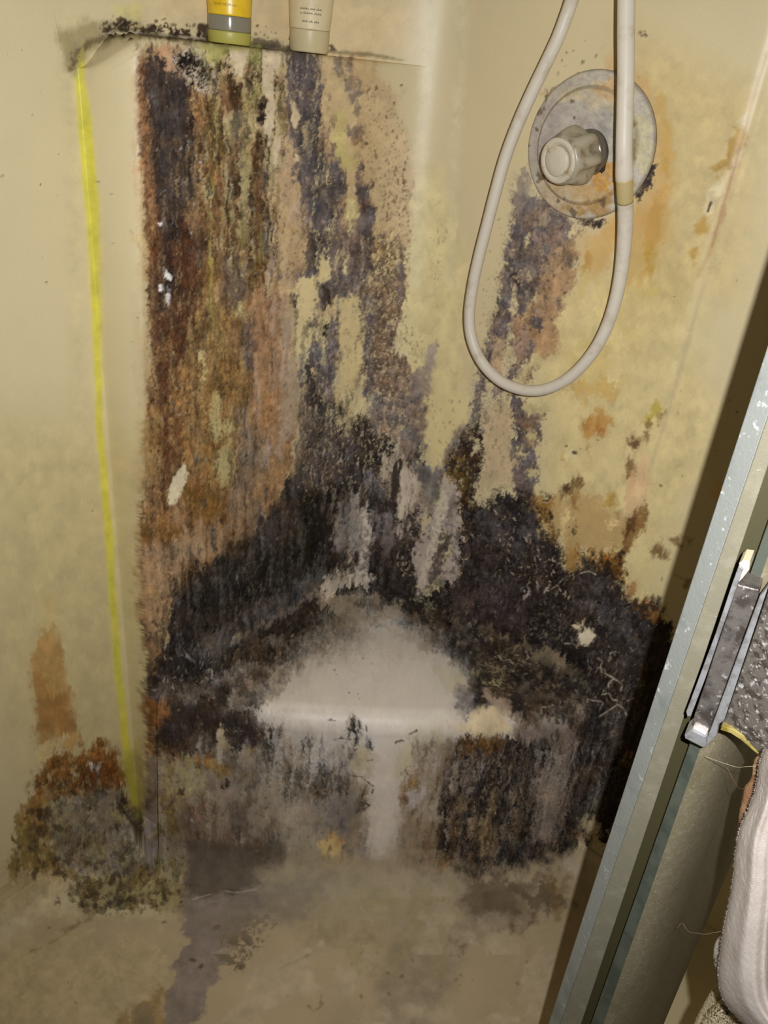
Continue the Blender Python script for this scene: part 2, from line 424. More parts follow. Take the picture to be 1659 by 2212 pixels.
P(t1([(1030, 330), (1180, 300), (1140, 420), (1050, 470)]), (98, 82, 42), 3, 5, 'fine', brk=-.2)
P(t1([(1060, 700), (1105, 900), (1095, 1150), (1050, 1430), (990, 1400), (960, 1200), (985, 950)]), (168, 145, 102), 3, 3, 'streak', var=.07)
P(t1([(990, 1400), (1060, 1420), (1050, 1800), (960, 1800)]), (150, 112, 78), 4, 4, 'streak')
P(t1([(1120, 520), (1235, 560), (1225, 770), (1105, 780)]), (48, 40, 38), 3, 5, 'streak', var=.2)
P(t1([(1090, 780), (1250, 860), (1250, 1080), (1340, 1180), (1200, 1250), (1120, 1220)]), (80, 55, 30), 3, 6, 'streak', var=.35, vk='fine')
P(t1([(1065, 1280), (1115, 1300), (1105, 1560), (1065, 1560)]), (38, 34, 36), 2, 3, 'streak')
P(t1([(1110, 1230), (1220, 1210), (1230, 1700), (1080, 2000), (1080, 1600)]), (104, 70, 40), 4, 4, 'streak', var=.25, vk='fstreak')
P(t1([(1210, 1170), (1340, 1180), (1290, 1270), (1230, 1330)]), (96, 88, 88), 3, 4, 'streak')
P(t1([(1270, 300), (1340, 330), (1390, 500), (1290, 560), (1270, 850), (1240, 700)]), (52, 36, 22), 3, 5, 'fine', var=.25)
P(t1([(870, 1040), (950, 1050), (945, 1120), (885, 1130)]), (84, 75, 78), 2, 3)
S(t1([(780, 300), (770, 460), (768, 690)]), [2, 3.5, 2.5], (186, 170, 110), 1.2, .8, 'streak')
S(t1([(722, 1200), (745, 1330), (720, 1500), (735, 1700)]), [2, 5, 3, 4], (152, 134, 62), 1.5, 1, 'streak')
S(t3([(730, 0), (715, 180), (715, 400), (725, 640), (730, 900), (722, 1040)]), [4, 3, 6, 3, 3, 2], (164, 146, 62), 1.8, 1, 'streak', op=.8)
# top of the panel, splashes below the tubes
P(t1([(60, 90), (300, 60), (700, 80), (720, 130), (100, 190)]), (150, 122, 92), 4, 6, 'fine', op=.8, var=.25, vk='fine', crust=.4)
P(t1([(130, 120), (280, 130), (300, 250), (150, 240)]), (62, 54, 56), 3, 6, 'fine')
P(t1([(230, 70), (330, 50), (420, 120), (430, 330), (340, 300), (300, 180)]), (182, 138, 108), 2.5, 5, 'fine', crust=.2)
P(t1([(370, 170), (560, 60), (740, 200), (770, 510), (560, 440), (440, 340)]), (178, 166, 146), 3, 5, 'fine', op=.9, crust=.2)
P(t1([(370, 170), (560, 60), (740, 200), (770, 510), (560, 440), (440, 340)]), (34, 28, 28), 3, 6, 'fine', brk=-.15, var=.2)
P(t1([(400, 180), (660, 190), (640, 270), (440, 260)]), (32, 26, 27), 2, 5, 'fine')
P(t1([(580, 70), (700, 60), (690, 260), (620, 170)]), (182, 172, 130), 3, 5, 'fine', op=.8, crust=.2)
P(t1([(690, 60), (900, 60), (860, 170), (780, 260), (700, 210)]), (172, 158, 96), 3, 4, 'fine', crust=.2)
P(t1([(1030, 70), (1200, 90), (1180, 270), (1070, 260)]), (164, 150, 90), 4, 4, 'fine', crust=.2)
P(t1([(740, 230), (900, 170), (900, 300), (760, 300)]), (72, 58, 38), 2, 6, 'fine', brk=-.3)
P(t1([(850, 110), (900, 110), (890, 260), (850, 230)]), (92, 76, 44), 2, 4, 'fine')
P(t1([(900, 105), (1065, 105), (1040, 250), (1000, 345), (930, 330), (888, 230)]), (204, 186, 152), 2, 3, 'fine', crust=.05)
D(t1([(920, 260), (1100, 240), (1100, 440), (960, 420)]), 30, 1, 3, (110, 82, 52))
P(t1([(1190, 110), (1380, 100), (1345, 270), (1270, 340), (1285, 560), (1262, 760), (1252, 970), (1208, 860), (1208, 700), (1240, 560), (1196, 470)]), (198, 178, 144), 2, 3.5, 'streak', crust=.05)
for pl in ([(1300, 560), (1345, 570), (1330, 840), (1300, 780)], [(1345, 900), (1335, 1190), (1285, 1120), (1300, 950)], [(1395, 390), (1425, 410), (1420, 560), (1390, 540)]):
    P(t1(pl), (190, 166, 134), 1.8, 2.5, 'streak', crust=.05)
D(t1([(1200, 110), (1380, 110), (1370, 330), (1200, 300)]), 24, .8, 2.4, (92, 72, 60))
# slate film, right half of the panel
P(t2([(130, 95), (455, 110), (485, 300), (465, 600), (478, 900), (492, 1060), (620, 1190), (690, 1270), (660, 1500), (700, 1680), (330, 1680), (300, 1350), (230, 1250), (260, 1000), (150, 850), (150, 600), (100, 560), (180, 480), (130, 300)]), (92, 84, 89), 2.5, 5, 'streak', var=.13, vk='fstreak', crust=.6)
P(t2([(330, 650), (470, 640), (480, 1000), (600, 1250), (680, 1300), (560, 1500), (400, 1600), (340, 1200)]), (78, 72, 74), 6, 6, 'streak', op=.8)
S(t2([(465, 110), (490, 300), (470, 600), (478, 900)]), 3, (132, 98, 74), 1.5, 1.5, op=.7)
P(t2([(90, 850), (185, 880), (205, 1150), (240, 1250), (210, 1500), (90, 1550)]), (176, 142, 114), 3, 5, 'streak', crust=.2)
P(t2([(100, 600), (160, 620), (160, 850), (100, 860)]), (132, 98, 74), 3, 4, 'streak')
P(t2([(300, 760), (375, 860), (350, 1050), (290, 1020)]), (150, 118, 92), 4, 5, 'streak', op=.8)
P(t2([(200, 1480), (340, 1480), (350, 1659), (180, 1659)]), (172, 146, 122), 4, 4, 'streak', crust=.2)
for pl in ([(210, 570), (240, 600), (270, 730), (235, 870), (200, 720)], [(150, 395), (172, 400), (178, 550), (150, 540)], [(420, 400), (445, 405), (440, 465), (420, 460)], [(255, 500), (300, 500), (300, 540), (280, 510)], [(250, 1060), (280, 1060), (290, 1110), (240, 1130)], [(410, 1275), (440, 1310), (430, 1335)], [(180, 880), (200, 900), (198, 970)]):
    P(t2(pl), (192, 170, 136), 1.4, 2, 'fine', crust=.05)
F(t2([(150, 200), (440, 220), (440, 520), (160, 420)]), 26, 5, (188, 172, 150), 1.3)
# pale strip right of the film, lilac blotches and pepper spots
P(t2([(480, 120), (700, 125), (830, 400), (830, 700), (900, 1100), (780, 1150), (640, 1200), (490, 1000), (480, 500)]), (188, 160, 124), 5, 5, 'streak', op=.85, crust=.1, h=0)
P(t2([(610, 670), (720, 680), (700, 1000), (790, 1160), (690, 1260), (620, 1050)]), (184, 164, 110), 7, 5, 'streak', op=.85, crust=.05, h=0)
P(t2([(830, 560), (1220, 480), (1270, 1200), (1240, 1659), (930, 1659), (850, 1200)]), (186, 160, 126), 16, 10, op=.55, crust=.1, h=0)
for pl, op_ in (([(590, 170), (655, 180), (640, 340), (600, 310)], .75), ([(700, 200), (742, 200), (775, 350), (700, 380)], .9), ([(690, 380), (790, 360), (832, 450), (790, 610), (735, 580), (700, 480)], .75), ([(770, 600), (800, 620), (800, 740), (780, 700)], .6),
                ([(720, 790), (865, 770), (830, 935), (740, 920)], .85), ([(560, 715), (610, 715), (600, 790), (565, 780)], .8), ([(520, 800), (545, 830), (540, 950), (500, 960)], .7), ([(530, 520), (560, 520), (560, 590)], .6), ([(800, 960), (840, 980), (830, 1080), (780, 1080)], .7)):
    P(t2(pl), (112, 98, 94), 4, 4, op=op_, var=.15)
P(t2([(555, 930), (620, 930), (640, 1150), (700, 1260), (590, 1240), (500, 1050)]), (98, 91, 94), 3, 4, 'streak')
P(t2([(800, 1110), (862, 1105), (855, 1200), (825, 1330), (935, 1270), (905, 1390), (935, 1680), (790, 1680), (790, 1300)]), (96, 87, 89), 2.5, 4, 'streak', var=.14)
S(t2([(845, 1450), (842, 1570)]), [4, 6], (66, 46, 40), 2, 1)
P(t2([(740, 1290), (770, 1330), (765, 1390)]), (200, 178, 138), 1.5, 2, crust=.05)
P(t2([(700, 1450), (780, 1460), (810, 1600), (740, 1659), (680, 1659)]), (194, 178, 130), 3, 4, 'streak', crust=.05)
D(t2([(850, 420), (1150, 440), (1250, 1000), (1260, 1659), (930, 1659), (880, 1100)]), 330, .7, 2.6, (112, 90, 68), op=.7)
D(t2([(1050, 1100), (1230, 1100), (1260, 1659), (980, 1659)]), 170, .8, 3.4, (108, 86, 62), el=1.5, op=.75)
for x, y, r in ((875, 950, 3.6), (960, 1065, 4), (1215, 1185, 3), (1195, 435, 3), (905, 478, 3.4), (960, 465, 3), (1110, 840, 3.2), (1150, 900, 3), (1218, 1300, 3.6), (1125, 585, 2.6), (1050, 720, 3)):
    D(t2([(x - 6, y - 6), (x + 6, y - 6), (x + 6, y + 6), (x - 6, y + 6)]), 1, r, r + .1, (84, 66, 52))
S(t2([(1295, 1270), (1290, 1370), (1262, 1430)]), [1, 3, 6], (140, 128, 112), 2, .8, op=.8)

# ---- middle of the panel
P(t4([(310, -20), (925, -20), (925, 430), (860, 660), (700, 700), (560, 650), (450, 610), (440, 490), (280, 500), (215, 470), (330, 420)]), (100, 91, 94), 3, 5, 'streak', var=.12, vk='fstreak')
P(t4([(330, 60), (450, 100), (420, 420), (340, 350)]), (70, 62, 60), 4, 5, 'streak', op=.8)
P(t4([(200, 380), (300, 400), (240, 600), (140, 560), (140, 480)]), (112, 102, 104), 5, 8, op=.8, brk=-.3)
P(t4([(630, 140), (735, 150), (690, 440), (620, 400)]), (152, 130, 120), 5, 5, 'streak', op=.85)
P(t4([(760, 20), (920, 40), (920, 420), (820, 460), (740, 260)]), (88, 80, 84), 4, 5, 'streak', var=.12)
P(t4([(925, 90), (1190, 90), (1180, 380), (1222, 390), (1212, 700), (1192, 830), (1155, 1000), (1135, 1150), (1250, 1250), (1305, 1350), (1315, 1700), (1050, 1700), (960, 1500), (870, 1540), (840, 1200), (820, 900), (810, 650), (910, 520)]), (108, 90, 80), 3, 5, 'streak', var=.16, vk='fine')
P(t4([(930, 90), (1190, 90), (1180, 600), (960, 620)]), (186, 160, 118), 3, 5, 'fine', brk=.35, crust=.1)
P(t4([(960, 600), (1180, 620), (1150, 1150), (1250, 1350), (1000, 1350)]), (180, 152, 116), 3, 5, 'fine', brk=1.5, crust=.1)
P(t4([(808, 650), (900, 680), (960, 900), (930, 1300), (965, 1560), (865, 1560), (838, 1200), (813, 900)]), (90, 82, 87), 5, 5, 'streak', op=.9)
P(t4([(1150, 400), (1222, 390), (1200, 640), (1190, 830), (1130, 620)]), (100, 90, 90), 4, 4, 'streak', op=.85)
P(t4([(1100, 1250), (1300, 1350), (1310, 1659), (1080, 1659)]), (128, 110, 100), 7, 8, 'streak', op=.8)
P(t4([(1425, 1100), (1490, 1130), (1475, 1300), (1460, 1680), (1250, 1680), (1290, 1350), (1360, 1290)]), (138, 125, 121), 6, 6, 'streak', op=.9, crust=.3)
D(t4([(1160, 0), (1280, 40), (1250, 900), (1420, 1100), (1300, 1300), (1200, 1000)]), 210, .7, 2.8, (112, 94, 74), el=1.4, op=.7)
D(t4([(1450, 0), (1620, 0), (1530, 600), (1450, 560)]), 45, .8, 3, (130, 115, 86), el=1.5, op=.6)
# bare gelcoat where the film came away
BARE = (192, 175, 130)
P(t4([(265, 510), (400, 500), (415, 600), (430, 640), (430, 880), (560, 760), (620, 640), (650, 690), (800, 650), (815, 800), (812, 1000), (832, 1150), (830, 1300), (860, 1400), (800, 1500), (870, 1640), (560, 1700), (640, 1450), (650, 1250), (700, 1150), (640, 1100), (640, 830), (560, 860), (500, 1000), (490, 1130), (440, 1150), (360, 1060), (360, 1170), (200, 1160), (210, 1080), (270, 1000), (280, 850), (215, 640), (265, 560)]), BARE, 2, 4, 'fine', var=.03, crust=0, h=0)
P(t4([(465, 530), (545, 560), (600, 530), (690, 640), (640, 690), (550, 660), (520, 740), (465, 770)]), (104, 95, 98), 2.5, 4, 'streak')
P(t4([(490, 570), (540, 600), (520, 720), (480, 700)]), (58, 48, 46), 3, 3)
P(t4([(560, 780), (640, 830), (640, 1050), (655, 1180), (590, 1440), (570, 1680), (290, 1680), (300, 1250), (250, 1200), (370, 1180), (370, 1070), (450, 1100), (470, 1180), (500, 1050), (500, 960)]), (108, 99, 103), 2.5, 4, 'streak', var=.12, vk='fstreak')
P(t4([(355, 1150), (460, 1250), (450, 1400), (490, 1480), (460, 1700), (300, 1700), (320, 1330)]), (62, 54, 53), 4, 6, 'streak', var=.25, vk='fine')
P(t4([(390, 1310), (440, 1300), (430, 1450), (390, 1440)]), (186, 152, 112), 3, 4, 'fine', crust=.1)
S(t4([(555, 860), (505, 950), (490, 1040)]), [3, 5, 6], (44, 38, 38), 1.5, 1.5)
P(t4([(590, 785), (640, 790), (622, 862), (600, 850)]), (32, 26, 26), 2, 2)
P(t4([(200, 655), (255, 680), (252, 765), (210, 740)]), (74, 68, 70), 2, 3)
P(t4([(370, 860), (400, 855), (425, 930), (395, 930)]), (92, 84, 84), 2, 3)
P(t4([(700, 960), (740, 960), (730, 1010), (705, 1010)]), (86, 78, 78), 2, 2)
S(t4([(245, 780), (255, 850), (240, 1000)]), 4, (120, 104, 84), 1.5, 1.5, brk=-.4)
for pl in ([(455, 300), (550, 330), (545, 480), (450, 560), (440, 520), (455, 400)], [(415, 140), (450, 145), (440, 205), (415, 195)], [(510, 35), (550, 55), (545, 170), (510, 140), (525, 100)], [(410, 60), (465, 60), (450, 100), (415, 95)], [(500, 230), (532, 235), (525, 285)], [(720, -10), (772, -10), (762, 110), (720, 90)], [(690, 320), (722, 300), (705, 440), (672, 440)], [(828, 470), (862, 480), (840, 522)], [(410, 350), (430, 250), (425, 390)], [(470, 1250), (520, 1180), (520, 1240), (480, 1270)], [(300, 1220), (345, 1190), (335, 1240)]):
    P(t4(pl), (200, 182, 138), 1.4, 2.5, 'fine', crust=.05, h=0)
F(t4([(780, 760), (860, 800), (1160, 1200), (1050, 1400), (850, 1450)]), 46, 5, (200, 178, 146), 1.4)
F(t4([(290, 1450), (480, 1450), (470, 1700), (290, 1700)]), 22, 6, (150, 136, 120), 1.3)
D(t4([(20, 0), (260, 0), (300, 500), (240, 700), (60, 700)]), 18, 2, 5, (104, 94, 98), el=1.4, op=.8)
D(t1([(1380, 1250), (1640, 1250), (1640, 1659), (1380, 1659)]), 16, 2, 5, (92, 86, 90), el=1.5, op=.8)

# ---- left side of the panel, lower part
P(t3([(1000, 715), (1050, 770), (1085, 870), (1010, 865), (962, 805)]), (190, 166, 118), 1.6, 2.5, 'fine', crust=.05)
S(t3([(1070, 850), (1105, 1030)]), [7, 2], (176, 136, 98), 1.5, 1, crust=.1)
P(t3([(830, 350), (1070, 370), (1085, 700), (880, 770), (830, 550)]), (108, 90, 80), 6, 7, 'streak', op=.85, var=.15, vk='fstreak')
P(t3([(965, 870), (1080, 880), (1115, 1250), (1050, 1320), (980, 1150)]), (102, 90, 88), 5, 6, 'streak', op=.9)
P(t3([(1065, -20), (1240, -20), (1215, 350), (1130, 400), (1090, 620), (1060, 600)]), (92, 60, 28), 4, 5, 'streak', var=.2, vk='fstreak')
P(t3([(1200, 0), (1250, 40), (1200, 360), (1180, 300)]), (98, 92, 94), 3, 4, 'streak', op=.8)
P(t3([(930, 220), (1015, 240), (990, 415), (960, 400)]), (180, 142, 104), 2, 3, 'streak', crust=.1)
P(t3([(960, 0), (1050, 0), (1020, 180), (950, 130)]), (164, 136, 98), 3, 3, 'streak', crust=.15)
for pl in ([(320, 420), (372, 480), (365, 525), (308, 495)], [(330, 560), (356, 650), (345, 740), (318, 720), (325, 650)], [(250, 560), (292, 550), (292, 612), (262, 605)], [(260, 10), (285, 0), (275, 45)], [(535, 90), (560, 90), (550, 115)], [(1070, 160), (1105, 200), (1075, 205)]):
    P(t3(pl), (214, 207, 198), 1.2, 1.6, 'fine', crust=.05)
S(t3([(770, 590), (780, 700)]), [6, 3], (186, 158, 112), 1.4, .8, crust=.05)
for pl in ([(720, -60), (810, -20), (800, 90), (885, 120), (925, 200), (900, 280), (830, 260), (740, 320), (715, 200)], [(810, 350), (900, 300), (930, 400), (950, 560), (880, 640), (815, 750), (790, 600), (755, 470)], [(640, -500), (680, -400), (670, -250), (650, 0), (640, -200)], [(760, -160), (800, -120), (830, 20), (770, 40)]):
    P(t5(pl), (186, 162, 114), 3, 4, 'fine', var=.05, crust=.1)
P(t5([(480, 510), (505, 560), (492, 690), (440, 780), (380, 880), (342, 860), (350, 750), (400, 610)]), (198, 184, 146), 1.8, 2.5, 'fine', crust=.0)
P(t5([(735, 320), (855, 305), (800, 400), (785, 460), (760, 400)]), (112, 74, 34), 2.5, 3)
P(t5([(480, 690), (800, 760), (815, 980), (560, 1020), (480, 960)]), (120, 84, 38), 5, 5, 'streak', op=.9, var=.15)
P(t5([(330, 1010), (440, 880), (490, 900), (490, 1080), (340, 1070)]), (164, 122, 88), 4, 5, crust=.2)
P(t5([(80, 1040), (440, 1060), (440, 1190), (250, 1240), (80, 1300)]), (128, 88, 42), 7, 6, op=.9, var=.15)
P(t5([(930, -20), (1070, -20), (1150, 400), (1200, 700), (1190, 950), (1110, 1170), (920, 1210), (890, 1000), (930, 600)]), (134, 110, 94), 6, 6, 'streak', var=.14, vk='fstreak')
P(t5([(1160, -100), (1280, -100), (1260, 280), (1180, 320)]), (142, 98, 58), 6, 6, 'streak', op=.8)
P(t5([(1090, 560), (1260, 400), (1450, 260), (1475, 700), (1350, 750), (1265, 940), (1180, 860), (1100, 800)]), (152, 110, 74), 4, 6, 'streak', var=.15)
P(t5([(90, 1220), (450, 1150), (620, 1060), (890, 1080), (880, 1300), (740, 1345), (600, 1310), (470, 1340), (420, 1700), (90, 1700)]), (160, 120, 88), 5, 7, 'streak', var=.14, vk='fstreak')
P(t5([(1180, 730), (1240, 700), (1240, 880), (1200, 870)]), (80, 70, 72), 3, 4, 'streak')
for pl in ([(620, 1160), (660, 1160), (640, 1340), (610, 1330)], [(730, 1060), (770, 1060), (770, 1280), (720, 1260)], [(560, 1040), (610, 1040), (600, 1080), (560, 1075)], [(650, 820), (685, 830), (680, 890), (655, 880)], [(585, 470), (625, 465), (610, 520)], [(290, 1420), (320, 1420), (310, 1460)]):
    P(t5(pl), (84, 78, 80), 2.5, 3, 'streak')
P(t5([(750, 1300), (850, 1280), (860, 1350), (760, 1360)]), (176, 138, 100), 2.5, 4, 'fine', crust=.1)
F(t5([(100, 950), (170, 940), (150, 1090), (100, 1080)]), 6, 5, (196, 170, 136), 1.6)
S([(303, 1140), (299, 1230), (304, 1330), (312, 1480), (314, 1600), (312, 1720)], 5, (140, 112, 62), 2, 2.5, op=.8, brk=-.2)
P([(286, 1222), (302, 1222), (300, 1245), (286, 1245)], (168, 140, 76), 2, 2, crust=.1)
P([(283, 510), (312, 500), (322, 550), (300, 545)], (182, 160, 116), 2, 2, crust=0, h=0)

# ---- black mass on the back of the corner
P([(648, 920), (690, 860), (760, 880), (800, 900), (870, 880), (905, 930), (912, 1000), (905, 1100), (905, 1290), (800, 1310), (540, 1500), (420, 1560), (310, 1560), (312, 1440), (358, 1380), (368, 1290), (398, 1218), (490, 1205), (528, 1190), (575, 1125), (602, 1075), (640, 1020)], (51, 43, 41), 4, 8, 'streak', var=.16, vk='fstreak')
P([(640, 890), (700, 860), (760, 900), (760, 1040), (640, 1060)], (88, 80, 82), 8, 8, 'streak', op=.8, var=.14, vk='fstreak')
P([(490, 1190), (660, 1050), (710, 1100), (690, 1220), (560, 1290), (420, 1330), (400, 1250)], (40, 37, 34), 14, 10, 'streak', op=.85, var=.2, vk='fstreak')
P([(540, 1140), (600, 1080), (640, 1060), (640, 1160), (540, 1200)], (76, 66, 64), 9, 9, 'streak', op=.6)
P([(520, 1240), (640, 1200), (700, 1180), (700, 1250), (560, 1310)], (40, 36, 35), 14, 8, op=.8)
P([(410, 1400), (480, 1360), (560, 1300), (700, 1232), (722, 1262), (560, 1362), (470, 1440), (420, 1440)], (96, 91, 91), 9, 6, 'streak', op=.85, var=.12, vk='fstreak')
P([(360, 1260), (420, 1240), (420, 1400), (370, 1400)], (50, 44, 45), 8, 8, op=.7, var=.2, vk='fine')
P([(305, 1240), (360, 1230), (366, 1290), (350, 1370), (312, 1420)], (158, 118, 84), 4, 6, 'streak', var=.15, vk='fstreak')
P([(312, 1375), (355, 1365), (350, 1400), (318, 1440)], (64, 52, 50), 4, 5, op=.8)
P([(308, 1385), (340, 1400), (330, 1450), (312, 1440)], (140, 100, 64), 4, 5, op=.8)
D([(318, 1290), (368, 1280), (360, 1420), (320, 1420)], 45, 1, 4, (52, 42, 38), el=1.5)
# dripping scum on the corner
SC = (168, 155, 140)
P(t6([(780, -20), (1190, -20), (1192, 400), (1070, 520), (950, 350), (760, 300), (720, 100)]), (120, 106, 100), 5, 7, 'streak', op=.9, var=.14, vk='streak')
P(t6([(700, 0), (830, 0), (800, 260), (740, 300)]), (104, 99, 104), 5, 6, 'streak', op=.8)
P(t6([(1190, -30), (1600, -30), (1520, 220), (1380, 420), (1335, 580), (1230, 595), (1190, 400), (1205, 200)]), (184, 168, 122), 3, 4, 'fine', var=.03, crust=0, h=0)
P(t6([(1620, 40), (1700, 40), (1560, 300), (1430, 450), (1350, 620), (1300, 720), (1090, 720), (1090, 560), (1250, 610), (1335, 585), (1400, 400), (1510, 230)]), (126, 116, 114), 5, 6, 'streak', op=.9)
D(t6([(1200, 0), (1500, 0), (1380, 420), (1220, 560)]), 50, .8, 3, (132, 120, 100), op=.7)
P(t6([(370, 130), (480, 0), (690, 60), (700, 150), (620, 150), (520, 260), (440, 280)]), (186, 168, 128), 3, 6, 'fine', brk=-.2, crust=.1)
F(t6([(380, 200), (960, 200), (900, 420), (420, 640)]), 55, 7, (196, 176, 142), 2.0)
F(t6([(60, 150), (320, 150), (300, 620), (100, 620)]), 26, 8, (158, 142, 122), 1.6)
P(t6([(430, 920), (500, 880), (560, 790), (600, 830), (605, 960), (700, 890), (722, 1100), (745, 1190), (705, 1290), (680, 1320), (655, 1540), (600, 1540), (620, 1330), (580, 1290), (440, 1290), (395, 1190), (410, 1080)]), (150, 139, 130), 3, 6, 'streak', op=.95, var=.12, vk='fstreak', crust=.3)
P(t6([(600, 980), (710, 900), (742, 1190), (690, 1310), (600, 1290)]), (178, 164, 146), 4, 5, 'fine', op=.85, brk=-.5, crust=.1)
S(t6([(380, 780), (380, 930)]), [5, 3], (140, 126, 112), 1.5, 1)
S(t6([(545, 1330), (525, 1430)]), [5, 4], (170, 155, 130), 1.5, 1)
P(t6([(500, 900), (530, 910), (520, 1090), (495, 1060)]), (104, 94, 92), 3, 3, 'streak', op=.8)
P(t6([(830, 480), (910, 420), (950, 340), (1000, 440), (1095, 640), (1125, 730), (1110, 880), (1060, 1010), (950, 1030), (940, 900), (960, 600), (900, 640), (890, 850), (840, 900), (850, 700), (810, 680), (820, 560)]), (182, 164, 138), 2.5, 4, 'streak', var=.06, crust=.1)
P(t6([(900, 590), (955, 520), (992, 540), (962, 680), (932, 860), (902, 980), (868, 1080), (880, 960), (890, 800)]), (56, 47, 43), 2, 2, 'streak')
P(t6([(760, 1000), (920, 1000), (960, 1200), (860, 1310), (770, 1200)]), (108, 100, 104), 5, 6, 'streak', op=.85, var=.14)
P(t6([(690, 640), (840, 680), (830, 860), (700, 850)]), (112, 102, 104), 5, 6, op=.8)
P(t6([(950, 1040), (1060, 1040), (1060, 1280), (960, 1170)]), SC, 3, 5, 'fine', brk=-.1, crust=.2)
P(t6([(1140, 860), (1180, 900), (1140, 1060), (1100, 1090)]), SC, 2, 3, 'fine', crust=.1)
P(t6([(1110, 560), (1300, 620), (1310, 830), (1270, 1000), (1180, 960), (1130, 800)]), (112, 102, 100), 4, 5, 'streak', op=.85)
P(t6([(1280, 720), (1400, 680), (1470, 790), (1500, 1070), (1510, 1250), (1485, 1560), (1390, 1610), (1300, 1540), (1390, 1360), (1400, 1150), (1310, 1150), (1290, 1350), (1200, 1600), (1130, 1700), (1090, 1659), (1100, 1530), (1080, 1350), (1100, 1210), (1210, 1110), (1270, 1000), (1310, 830)]), (168, 155, 140), 2.5, 4.5, 'streak', var=.08, vk='fine', crust=.2)
P(t6([(1310, 840), (1400, 800), (1370, 950), (1290, 1250), (1250, 1130)]), (186, 172, 148), 3, 3, 'streak', op=.7, crust=.1)
P(t6([(1310, 1150), (1420, 1100), (1395, 1260), (1310, 1500), (1200, 1560), (1290, 1340)]), (92, 83, 82), 3, 4, 'streak')
P(t6([(1370, 880), (1440, 850), (1420, 1080), (1340, 1100)]), (116, 107, 106), 3, 4, 'streak', op=.8)
D(t6([(1100, 880), (1300, 880), (1500, 1000), (1480, 1500), (1200, 1400), (960, 1250)]), 90, 1, 4, (70, 60, 56), el=1.2)
F(t6([(930, 1300), (1050, 1300), (1040, 1580), (940, 1500)]), 26, 5, (184, 168, 140), 1.6)
P(t6([(440 + 1000, 420), (1659, 100), (1700, 600), (1600, 800), (1610, 1000), (1540, 1180), (1460, 880), (1500, 720), (1340, 640)]), (64, 46, 32), 3, 6, 'fine', var=.25, vk='fine')
P(t6([(1340, 540), (1500, 450), (1590, 620), (1500, 740), (1380, 690)]), (130, 98, 44), 3, 6, 'fine', brk=.2)
P(t6([(1420, 640), (1560, 620), (1540, 860), (1460, 860)]), (104, 74, 30), 3, 6, 'fine', brk=.3)
F(t6([(1360, 420), (1659, 150), (1640, 640), (1400, 700)]), 24, 4, (196, 172, 128), 1.5)
P(t6([(1590, 380), (1640, 370), (1640, 440), (1600, 450)]), (190, 172, 138), 2, 3, 'fine', crust=.05)

# ---- below the valve
P(t8([(430, -60), (700, -60), (900, 150), (945, 230), (900, 290), (720, 400), (680, 560), (580, 780), (500, 900), (400, 1000), (350, 1180), (240, 1340), (110, 1680), (70, 1600), (200, 1150), (280, 750), (330, 500), (350, 330), (390, 230)]), (106, 96, 97), 3, 5, 'fine', var=.13, vk='iso')
P(t8([(400, -200), (520, -300), (560, -60), (480, 60), (420, 60)]), (128, 118, 116), 6, 6, 'fine', op=.8, crust=.3)
P(t8([(720, 390), (900, 280), (925, 330), (905, 560), (885, 700), (800, 880), (740, 960), (780, 1080), (775, 1200), (650, 1260), (560, 1200), (500, 1310), (420, 1200), (400, 1000), (560, 800), (680, 500)]), (166, 126, 92), 4, 5, 'fine', var=.12)
P(t8([(400, 1130), (520, 1000), (570, 1150), (530, 1290), (400, 1260)]), (150, 122, 108), 5, 5, op=.85)
P(t8([(560, 940), (620, 900), (665, 980), (615, 1045), (540, 1010)]), (102, 92, 94), 2.5, 4, 'fine')
P(t8([(540, 1130), (590, 1130), (560, 1290), (510, 1290)]), (104, 94, 94), 3, 4, 'fine')
P(t8([(760, 790), (810, 790), (790, 870)]), (120, 112, 110), 3, 3, 'fine')
P(t8([(720, 190), (840, 160), (850, 270), (730, 380), (620, 300)]), (148, 122, 110), 6, 6, op=.8)
P(t8([(820, 330), (910, 300), (900, 500), (840, 520), (800, 430)]), (112, 88, 76), 5, 5, op=.7)
P(t8([(590, 60), (690, 60), (700, 130), (640, 190), (580, 150)]), (160, 132, 108), 4, 5, 'fine', op=.8, crust=.2)
P(t8([(560, 380), (640, 340), (640, 450), (590, 470)]), (146, 112, 84), 4, 5, 'fine', op=.8)
P(t8([(410, 980), (530, 960), (480, 1090), (410, 1050)]), (146, 100, 72), 5, 5, op=.7)
P(t8([(270, 1090), (345, 1070), (355, 1280), (330, 1440), (230, 1390)]), (168, 138, 110), 3, 5, 'streak', crust=.2)
for pl in ([(425, 650), (438, 780), (430, 900), (395, 930), (380, 860), (392, 760)], [(390, 980), (422, 1040), (395, 1130), (375, 1260), (352, 1250), (360, 1080)], [(515, 240), (545, 250), (530, 350), (495, 355), (505, 310)], [(385, 375), (425, 380), (400, 410)], [(520, 575), (555, 575), (545, 630), (530, 625)], [(860, 260), (900, 190), (910, 240), (870, 280)]):
    P(t8(pl), (196, 174, 136), 1.6, 2.4, 'fine', crust=.05)
F(t8([(370, 520), (560, 520), (520, 680), (340, 700)]), 26, 5, (192, 160, 118), 1.8)
P(t8([(400, 560), (470, 560), (460, 640), (400, 620)]), (62, 52, 50), 3, 4, 'fine')
P(t8([(560, 1230), (620, 1200), (640, 1310), (560, 1360), (460, 1450), (425, 1420), (520, 1320)]), (194, 172, 128), 2.5, 3, 'fine', crust=.05)
P(t8([(370, 1340), (490, 1280), (465, 1350), (330, 1580), (240, 1540)]), (112, 102, 104), 3, 4, 'fine')
P(t8([(545, 1325), (592, 1325), (570, 1430), (450, 1510), (520, 1400)]), (102, 82, 78), 3, 3, 'fine')
